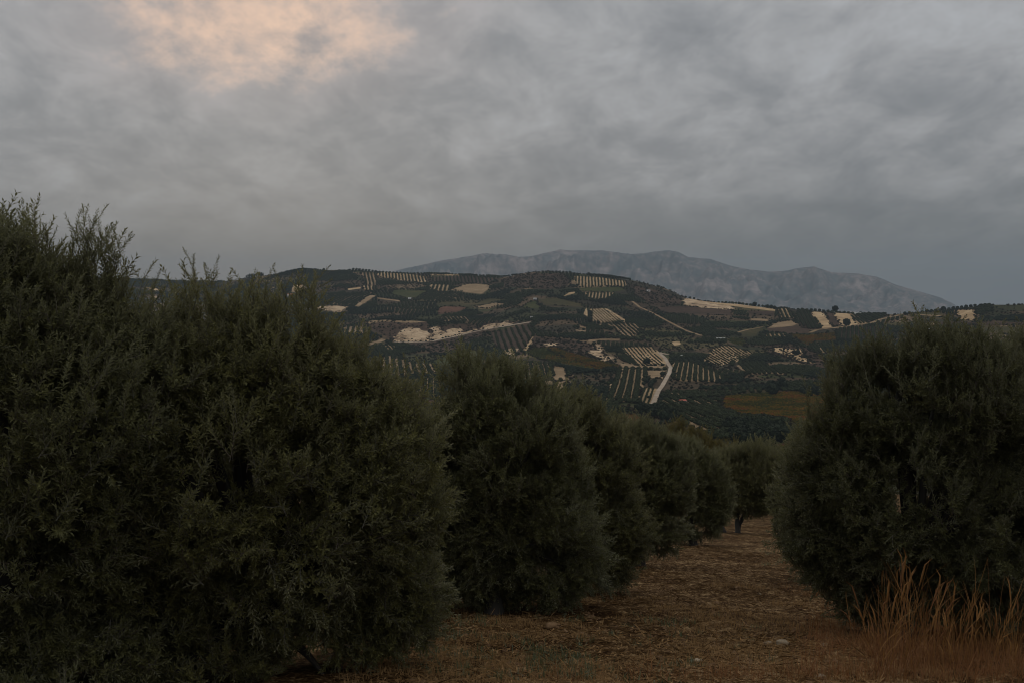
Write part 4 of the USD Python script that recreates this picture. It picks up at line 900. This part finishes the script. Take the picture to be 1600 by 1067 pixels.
TREE_STEMS = join([s for s, _ in SPR])
def big_tree(label, base_px, d, lobes, seed, leaf='leaf', spikes=(), dens=165.0, cat='olive tree', size=1.0, group=None, name='olive_tree', trunks=1):
    """lobes: (px, py, rx_px, ry_px[, depth offset in m]): masses of the crown, seen at distance d."""
    rng = np.random.default_rng(seed)
    azb = az_of(base_px); bx, by = math.sin(azb) * d, math.cos(azb) * d
    bz = float(H(bx, by))
    E = []; ymid = np.mean([q[1] for q in lobes])
    for lb in lobes:
        px, py, rx, ry = lb[:4]; off = lb[4] if len(lb) > 4 else rng.uniform(-0.25, 0.25) * rx * d / FPX
        off = off + 0.24 * (py - ymid) * d / FPX
        a, s = ray_of(px, py); dd = d + off
        c = np.array([math.sin(a) * dd, math.cos(a) * dd, EYE + s * dd]) - [bx, by, bz]
        E.append((c, np.array([rx, rx * 1.0, ry]) * 1.01 * d / FPX))
    C = np.array([c for c, r in E]); RR = np.array([r for c, r in E])
    area = (RR.prod(1) ** (2 / 3)) * 4 * np.pi
    n_try = int((area.sum()) * dens)
    which = rng.choice(len(E), n_try, p=area / area.sum())
    dirs = rng.normal(size=(n_try, 3)); dirs /= np.linalg.norm(dirs, axis=1, keepdims=True)
    lump = 0.86 + 1.0 * (fbm((dirs * 1.7 + which[:, None] * 7.3 + seed), 3, seed=seed) - 0.42)
    lump = np.minimum(lump, 1.14)
    rad = lump * (1.07 - 0.46 * rng.random(n_try) ** 1.4)
    P = C[which] + dirs * rad[:, None] * RR[which]
    q = np.min([np.linalg.norm((P - C[k]) / RR[k], axis=1) + 9 * (which == k) for k in range(len(E))], axis=0)
    gap = fbm(P / 0.42 + seed * 3.3, 2, seed=seed + 5)
    ok = (q > 0.55) & (P[:, 2] > 0.12) & (gap > 0.41)
    P, dirs, which = P[ok], dirs[ok], which[ok]
    nrm = dirs / RR[which]; nrm /= np.linalg.norm(nrm, axis=1, keepdims=True)
    zc = (P[:, 2] - P[:, 2].min()) / np.ptp(P[:, 2])
    out = nrm * 0.6 + np.array([0, 0, 1.0]) * (zc * 1.5)[:, None] + rng.normal(0, 0.38, P.shape)
    ns, nl = len(SPR), len(LONGS)
    idx = rng.integers(0, ns, len(P))
    low = (zc < 0.4) & (rng.random(len(P)) < 0.6); idx[low] = ns + nl + rng.integers(0, len(DROOP), low.sum())
    hi = (zc > 0.6) & (nrm[:, 2] > 0.15) & (rng.random(len(P)) < 0.24); idx[hi] = ns + rng.integers(0, nl, hi.sum())
    out[hi] += [0, 0, 1.2]
    scale = rng.uniform(0.8, 1.2, len(P)) * size
    P = P - out / np.linalg.norm(out, axis=1, keepdims=True) * (SLEN[idx] * scale * 0.35)[:, None]
    ok = P[:, 2] > 0.03; P, out, idx, scale = P[ok], out[ok], idx[ok], scale[ok]
    # the tips of long upright shoots, where the outline has them
    sp_p, sp_o, sp_i, sp_s = [], [], [], []
    for px, py, hpx in spikes:
        hpx = hpx + 45
        a, s = ray_of(px, py + hpx); h = hpx * d / FPX; ds = d + 0.24 * (py + hpx - ymid) * d / FPX
        base = np.array([math.sin(a) * ds, math.cos(a) * ds, EYE + s * ds]) - [bx, by, bz]
        m = max(2, int(h / 0.09))
        for k in range(m):
            t = k / m
            sp_p.append(base + [rng.normal(0, 0.05 + 0.12 * (1 - t)), rng.normal(0, 0.08 + 0.1 * (1 - t)), h * t * 0.80]); sp_o.append([rng.normal(0, 0.22), rng.normal(0, 0.22), 1.0])
            sp_i.append(ns + rng.integers(0, nl)); sp_s.append(rng.uniform(0.65, 0.95) * (1.1 - 0.35 * t))
    if sp_p:
        P = np.vstack([P, sp_p]); out = np.vstack([out, sp_o]); idx = np.concatenate([idx, sp_i]); scale = np.concatenate([scale, np.array(sp_s)])
    p = path(name)
    xf = UsdGeom.Xform.Define(stage, p); xf.AddTranslateOp().Set(Gf.Vec3d(bx, by, bz)); tag(xf, label, cat, group)
    # trunk and limbs
    parts = []
    top = C.mean(0); stems = []
    for k in range(trunks):
        o = np.array([rng.normal(0, 0.14), rng.normal(0, 0.1), 0]) * (trunks > 1)
        fork = np.array([top[0] * 0.25, top[1] * 0.25, min(0.75, top[2] * 0.45)]) + o * 2.2 + [rng.normal(0, 0.08), rng.normal(0, 0.08), 0]
        pts = np.array([o + [0, 0, -0.3], o * 1.1 + [0.02, 0, 0.05], (o + fork) / 2 + rng.normal(0, 0.03, 3), fork])
        parts.append(tube(pts, np.array([0.18, 0.13, 0.10, 0.09]) * (0.8 if trunks > 1 else 1.0), 9)); stems.append(fork)
    inner = []
    for k in range(len(E)):
        for j in range(3):
            dd = rng.normal(size=3); dd[2] = abs(dd[2]) * 0.6; dd /= np.linalg.norm(dd)
            inner.append(C[k] + dd * RR[k] * 0.5)
    for t in inner:
        s = stems[rng.integers(0, len(stems))]
        m1 = s + (t - s) * 0.35 + [0, 0, 0.16 * np.linalg.norm(t - s)] + rng.normal(0, 0.06, 3); m2 = s + (t - s) * 0.7 + [0, 0, 0.08 * np.linalg.norm(t - s)] + rng.normal(0, 0.06, 3)
        u = np.linspace(0, 1, 9)[:, None]
        c = (1 - u) ** 3 * s + 3 * u * (1 - u) ** 2 * m1 + 3 * u ** 2 * (1 - u) * m2 + u ** 3 * t
        parts.append(tube(c, np.linspace(0.06, 0.012, 9), 6))
    usdkit.mesh(stage, f'{p}/trunk', join(parts), M['bark'], smooth=True)
    rots = quats(frames(out, rng))
    allk = SPR + LONGS + DROOP
    cr = instancer(f'{p}/crown', [(lv, M[leaf]) for st, lv in allk], P, rots, scale, idx); tag(cr, kind='stuff')
    sel = rng.random(len(P)) < 0.8
    tw = instancer(f'{p}/twigs', [(st, M['twig']) for st, lv in allk], P[sel], rots[sel], scale[sel], idx[sel]); tag(tw, kind='stuff')
    return len(P)

N = 0
N += big_tree('tallest olive tree at the photo edge with upright shoots against the sky', -20, 10.7, [(15, 560, 150, 150, .1), (-70, 520, 150, 150, 0), (70, 690, 170, 190, -.2), (-40, 830, 230, 230, .15), (160, 590, 110, 120, 0), (90, 900, 170, 190, .35), (0, 1000, 230, 130, .1), (150, 1040, 170, 100, -.2), (40, 1080, 260, 70, -.3)], 1,
    spikes=[(8, 352, 110), (22, 340, 120), (42, 372, 90), (54, 366, 95), (75, 415, 55), (92, 428, 40), (122, 372, 75), (136, 356, 90), (148, 362, 85), (158, 352, 95), (168, 380, 70), (185, 432, 40), (190, 440, 45)])
N += big_tree('broad olive tree between the tallest one and the gap to the valley', 380, 11.1, [(330, 610, 120, 120, .1), (430, 610, 130, 125, 0), (530, 690, 130, 135, 0), (600, 750, 95, 110, -.1), (390, 770, 240, 200, .1), (590, 860, 100, 140, .2), (240, 640, 120, 120, 0), (480, 930, 160, 120, .3), (615, 935, 75, 75, .2), (260, 910, 200, 140, .35), (330, 1030, 200, 110, 0), (530, 1010, 120, 95, .1), (610, 1005, 70, 65, .1), (450, 1075, 190, 70, -.3), (200, 1085, 220, 70, -.4)], 2,
    spikes=[(318, 410, 90), (306, 440, 60), (328, 445, 50), (372, 470, 40), (400, 440, 60), (478, 422, 80), (470, 452, 55), (352, 480, 30), (545, 530, 40), (560, 540, 30), (622, 590, 30), (235, 492, 40), (205, 470, 50)], leaf='leaf_b')
N += big_tree('olive tree in the second row seen between the broad tree and the valley', 190, 20.0, [(150, 640, 120, 110), (260, 640, 120, 115), (200, 760, 160, 140), (420, 650, 110, 100), (330, 760, 140, 130)], 3, dens=90)
N += big_tree('olive tree half hidden in the gap between the broad left tree and the pointed one', 640, 19.0, [(600, 690, 70, 65), (650, 745, 62, 80), (600, 800, 90, 90), (680, 810, 48, 80), (660, 880, 70, 60)], 15, dens=110)
N += big_tree('pointed olive tree in the middle of the left row', 770, 16.0, [(757, 630, 64, 76, 0), (725, 690, 55, 90, 0), (800, 690, 90, 95, -.1), (745, 790, 85, 140, .1), (825, 790, 110, 130, .1), (765, 880, 85, 75, .25), (850, 880, 95, 80, .25), (700, 800, 50, 110, .2), (690, 870, 55, 80, .5)], 4, spikes=[(755, 548, 40), (768, 556, 35), (735, 585, 30), (700, 620, 28), (795, 580, 34), (815, 600, 30)])
N += big_tree('olive tree tucked close behind the pointed one', 890, 19.0, [(872, 674, 54, 56, 0), (908, 700, 64, 72, 0), (935, 750, 62, 90, 0), (880, 770, 85, 100, .1), (910, 850, 90, 80, .25), (955, 845, 55, 62, 0)], 5, spikes=[(862, 606, 30), (880, 612, 26), (908, 618, 24), (930, 636, 22)], leaf='leaf_b')
N += big_tree('rounded olive tree halfway down the left row with a low hanging skirt', 1000, 26.0, [(965, 715, 52, 52, 0), (1005, 725, 50, 58, 0), (1038, 760, 44, 66, -.2), (985, 800, 62, 66, 0), (1035, 815, 44, 46, 0)], 6, spikes=[(965, 655, 24), (1000, 660, 24), (985, 660, 18)])
N += big_tree('fourth olive tree down the left row in front of the yellowing tree', 1085, 36.0, [(1070, 735, 40, 45, 0), (1100, 745, 36, 48, 0), (1120, 775, 26, 38, 0), (1075, 785, 40, 46, 0), (1110, 795, 30, 36, 0), (1085, 815, 44, 30, .1)], 7, dens=150)
N += big_tree('olive tree on forked dark trunks at the end of the path', 1152, 47.0, [(1150, 735, 40, 40, 0), (1185, 735, 38, 42, 0), (1205, 760, 26, 34, 0), (1160, 770, 46, 34, 0), (1125, 750, 28, 40, 0), (1190, 780, 34, 26, 0)], 8, dens=140, trunks=3, leaf='leaf_b')
N += big_tree('yellowing bushy tree rising behind the fourth olive of the left row', 1068, 72.0, [(1060, 690, 28, 26, 0), (1082, 695, 24, 24, 0), (1070, 725, 34, 40, 0)], 9, dens=30, leaf='leaf_y', cat='tree', size=1.7, name='bushy_tree')
N += big_tree('brownish bushy tree behind the end of the left row', 1112, 76.0, [(1108, 705, 26, 24, 0), (1135, 712, 24, 20, 0), (1120, 735, 34, 35, 0)], 10, dens=30, leaf='leaf_y', cat='tree', size=1.7, name='bushy_tree')
N += big_tree('olive tree with a green top closing the end of the path', 1215, 58.0, [(1205, 735, 34, 36, 0), (1235, 735, 34, 36, 0), (1220, 765, 40, 34, 0)], 11, dens=130, leaf='leaf_b')
N += big_tree('largest olive tree right of the path with a ragged top', 1430, 15.2, [(1370, 640, 80, 85, 0), (1450, 620, 95, 85, 0), (1530, 630, 90, 90, .1), (1330, 740, 85, 110, 0), (1420, 780, 150, 140, .1), (1540, 790, 130, 150, .15), (1300, 830, 75, 95, .1), (1370, 890, 100, 85, .3), (1480, 900, 120, 90, .35)], 12,
    spikes=[(1415, 512, 60), (1404, 535, 40), (1372, 545, 40), (1330, 552, 40), (1302, 548, 60), (1345, 535, 40), (1430, 530, 40), (1476, 515, 60), (1490, 530, 40), (1530, 512, 60), (1520, 530, 40), (1455, 540, 30), (1312, 580, 30)], leaf='leaf_d')
N += big_tree('olive tree cut off by the right edge behind the dry grass', 1640, 17.0, [(1605, 632, 85, 90, 0), (1680, 640, 110, 105, 0), (1620, 770, 110, 150, -.1), (1600, 880, 90, 80, -.1)], 13, spikes=[(1582, 555, 30), (1600, 545, 40), (1562, 560, 28)], leaf='leaf_d')
N += big_tree('lower olive tree leaning over the path behind the large right one', 1270, 23.0, [(1262, 730, 42, 58, 0), (1250, 780, 42, 60, 0), (1290, 790, 55, 75, 0), (1265, 835, 40, 40, 0)], 14, spikes=[(1255, 665, 26), (1270, 672, 20)])
print('sprays', N, 'trees', len(TREES), 'shrubs', len(SHRUBS))
# trees further down the same slope: seen only as tops between the others
rngB = np.random.default_rng(12)
for k, (px, d, s) in enumerate([(1010, 60, 1.0), (960, 66, 1.0), (1180, 80, 1.0), (1250, 86, 1.0), (1225, 100, 1.1), (1150, 110, 1.1), (1090, 120, 1.1), (1285, 70, 1.0)]):
    a = az_of(px); far_thing('slope_olive_tree', f'olive_{k % 5}', k % 5, math.sin(a) * d, math.cos(a) * d, s * 0.9, 50.0 * k, 'olive tree lower on the slope, half hidden behind the orchard row', 'olive tree', 'olive trees lower on the slope behind the rows', )

# ------------------------------------------------------------------ orchard floor
def blade(rng, h, w, lean, curl, base=(0, 0, 0), seg=4):
    a = rng.uniform(0, 2 * np.pi); dirv = np.array([math.cos(a), math.sin(a), 0]); side = np.array([-dirv[1], dirv[0], 0])
    pts = []; p = np.array(base, float); th = lean
    for i in range(seg + 1):
        pts.append(p.copy()); p = p + (dirv * math.sin(th) + np.array([0, 0, math.cos(th)])) * h / seg; th += curl / seg
    pts = np.array(pts); ww = w * np.linspace(1, 0.15, seg + 1)[:, None] / 2
    v = np.vstack([pts - side * ww, pts + side * ww]); n = seg + 1
    f = []
    for i in range(seg): f += [[i, i + 1, n + i + 1], [i, n + i + 1, n + i]]
    return v, np.array(f)
def tuft(seed, n, h, w, spread, lean=0.35, curl=0.8):
    rng = np.random.default_rng(seed)
    return join([blade(rng, h * rng.uniform(0.5, 1.1), w * rng.uniform(0.7, 1.2), abs(rng.normal(0, lean)), rng.normal(0, curl), (rng.normal(0, spread), rng.normal(0, spread), -0.02)) for _ in range(n)])
def stalks(seed, n, h, spread, thick=1.0):
    """Tall dry grass: stems with drooping leaf blades and thin seed heads."""
    rng = np.random.default_rng(seed); parts = []
    for k in range(n):
        b = np.array([rng.normal(0, spread), rng.normal(0, spread), -0.03]); hh = h * rng.uniform(0.35, 1.2)
        a = rng.uniform(0, 6.28); ln = abs(rng.normal(0.12, 0.1)); d = np.array([math.cos(a), math.sin(a), 0])
        pts = np.array([b + d * ln * hh * t ** 2 + [0, 0, hh * t] for t in np.linspace(0, 1, 6)])
        parts.append(tube(pts, np.linspace(0.0035, 0.0015, 6) * thick, 3))
        if rng.random() < 0.5:
            parts.append(tube(np.array([pts[-2], (pts[-1] + pts[-2]) / 2, pts[-1], pts[-1] + d * 0.05 + [0, 0, 0.06]]), [0.003, 0.008, 0.006, 0.001], 4))
        for j in range(rng.integers(2, 5)):
            t = rng.uniform(0.1, 0.75); q = b + d * ln * hh * t ** 2 + [0, 0, hh * t]
            parts.append(blade(rng, hh * rng.uniform(0.2, 0.45), 0.0075 * thick, rng.uniform(0.15, 0.6), rng.uniform(0.2, 1.7), q, 5))
    return join(parts)

rngG = np.random.default_rng(77)
def by_pixel(n, x0, x1, y0, y1, keep=None):
    """n ground points whose places in the photograph spread evenly over a box of pixels."""
    px, py = rngG.uniform(x0, x1, n), rngG.uniform(y0, y1, n)
    if keep is not None:
        k = keep(px, py); px, py = px[k], py[k]
    p = back(px, py, near=True)
    return p
def put(name, label, cat, protos, p, smin, smax, sink=0.0, tilt=0.0):
    n = len(p); pos = np.column_stack([p, H(p[:, 0], p[:, 1]) - sink])
    o = np.column_stack([rngG.normal(0, tilt, n), rngG.normal(0, tilt, n), np.ones(n)]) if tilt else None
    rot = quats(frames(o, rngG)) if tilt else yaw_quats(rngG.uniform(0, 6.28, n))
    tag(instancer(path(name), protos, pos, rot, rngG.uniform(smin, smax, n), rngG.integers(0, len(protos), n)), label, cat, kind='stuff')

def area_points(n, r0, r1, a0, a1):
    r = np.sqrt(rngG.uniform(r0 ** 2, r1 ** 2, n)); a = rngG.uniform(math.radians(a0), math.radians(a1), n)
    return np.stack([np.sin(a) * r, np.cos(a) * r], -1)
dens_noise = lambda p, s, seed: fbm(np.column_stack([p / s, np.zeros(len(p))]), 3, seed=seed)
short = [(tuft(k, 12, 0.10, 0.006, 0.06, 0.7, 1.2), M['straw']) for k in range(5)]
p = area_points(17000, 7.5, 22, -8, 20); p = p[(dens_noise(p, 0.7, 3) > 0.46 + 0.014 * (np.hypot(p[:, 0], p[:, 1]) - 9)) & (rngG.random(len(p)) < 0.55)]
put('dry_grass', 'short straw coloured dry grass on the bare soil', 'grass', short, p, 0.4, 1.3)
rust = [(tuft(20 + k, 14, 0.24, 0.006, 0.09, 0.7, 1.4), M['rust']) for k in range(4)]
p = np.vstack([by_pixel(260, 1225, 1400, 880, 1010, lambda x, y: (x - 1225) / 140 > rngG.random(len(x)) * 1.2), by_pixel(420, 1260, 1600, 960, 1067), by_pixel(160, 1370, 1600, 1000, 1067), by_pixel(60, 850, 1300, 1055, 1067)])
put('rusty_grass', 'tangled rusty dry grass along the edge of the path', 'grass', rust, p, 0.5, 1.2)
tall = [(stalks(40 + k, 6, 0.78, 0.12, 0.85), M['rust' if k % 2 else 'gold']) for k in range(5)]
p = np.vstack([by_pixel(62, 1350, 1610, 990, 1067), by_pixel(16, 1440, 1600, 970, 1000), by_pixel(10, 1380, 1500, 975, 1010)])
put('tall_grass', 'tall dry golden grass in front of the right hand olive trees', 'grass', tall, p, 0.5, 1.35, 0.0, 0.16)
single = [(stalks(60 + k, 1, 0.45, 0.02, 0.55), M['rust']) for k in range(3)]
p = back([925, 1050, 1063, 1125, 985, 1010, 1240, 1190], [1000, 1010, 1020, 1010, 1030, 1050, 1045, 1055], near=True)
put('dry_stalk', 'single thin dry stalks standing on the path', 'grass', single, p, 0.6, 1.2)
weeds = [(tuft(80 + k, 26, 0.10, 0.012, 0.06, 0.7, 0.8), M['weed']) for k in range(3)]
p = np.vstack([by_pixel(60, 820, 910, 1010, 1060), by_pixel(40, 640, 760, 960, 1060), by_pixel(30, 1195, 1230, 845, 885), by_pixel(60, 700, 1200, 960, 1067)])
put('weeds', 'low green weeds on the soil', 'weeds', weeds, p, 0.5, 1.2)
def lump(seed, flat_=0.6):
    m = trimesh.creation.icosphere(2, 1.0); v = np.array(m.vertices)
    v = v * (1 + 1.1 * (fbm(v * 1.5 + seed * 5.1, 3, seed=seed) - 0.5))[:, None] * [1, 0.7, flat_]
    v = v + 0.06 * (noise(v * 6 + seed)[:, None] - 0.5) * v
    return v, np.array(m.faces)
clods = [(lump(k), M['clod']) for k in range(4)]
p = area_points(26000, 7.5, 45, -6, 18); p = p[rngG.random(len(p)) < np.interp(np.hypot(p[:, 0], p[:, 1]), [8, 45], [1, 0.55])]
n = len(p); pos = np.column_stack([p, H(p[:, 0], p[:, 1])])
sz = np.minimum(0.008 + rngG.exponential(0.008, n), 0.04)
tag(instancer(path('soil_clods'), clods, pos, quats(frames(rngG.normal(size=(n, 3)) * 0.4 + [0, 0, 1], rngG)), sz, rngG.integers(0, 4, n)), 'loose clods and pebbles scattered over the path', 'soil', kind='stuff')
litter = [(leaf_set(np.zeros((1, 3)), np.array([[1.0, 0, 0]]), np.array([[0, 0, 1.0]]), np.array([a]), np.array([b])), M[m]) for a, b, m in ((0.055, 0.016, 'straw'), (0.13, 0.008, 'straw'), (0.17, 0.009, 'litter'), (0.06, 0.018, 'litter'))]
p = np.vstack([area_points(22000, 7.5, 34, -8, 18), area_points(7000, 9.0, 14.5, -7, 17)]); p = p[rngG.random(len(p)) < np.interp(np.hypot(p[:, 0], p[:, 1]), [9, 16, 34], [1, 0.8, 0.35])]
n = len(p)
tag(instancer(path('leaf_litter'), litter, np.column_stack([p, H(p[:, 0], p[:, 1]) + 0.012]), quats(frames(rngG.normal(size=(n, 3)) * 0.25 + [0, 0, 1], rngG)), rngG.uniform(0.7, 1.5, n), np.where(rngG.random(n) < np.interp(np.hypot(p[:, 0], p[:, 1]), [11.5, 19], [0.85, 0.08]), rngG.integers(0, 2, n), rngG.integers(2, 4, n))), 'fallen dry olive leaves on the soil', 'leaves', kind='stuff')
STONES = [(1222, 1008, .07, 'larger of two pale stones lying together on the path'), (1200, 1006, .045, 'smaller of two pale stones lying together on the path'), (1090, 1034, .045, 'pale stone near the bottom of the path'), (1187, 929, .035, 'small pale stone halfway up the path'), (1288, 1009, .035, 'pale stone at the edge of the rusty grass'), (1283, 1060, .045, 'pale stone at the bottom beside the rusty grass'), (862, 984, .09, 'brown lump of earth like a boulder beside the left row')]
for k, (px, py, s, lab) in enumerate(STONES):
    x, y = back([px], [py], near=True)[0]
    v, f = lump(30 + k, 0.55)
    o = usdkit.mesh(stage, path('stone'), (v * s, f), M['stone' if 'brown' not in lab else 'clod'], smooth=40)
    UsdGeom.Xformable(o).AddTranslateOp().Set(Gf.Vec3d(float(x), float(y), float(H(x, y)) + s * 0.2))
    tag(o, lab, 'stone')
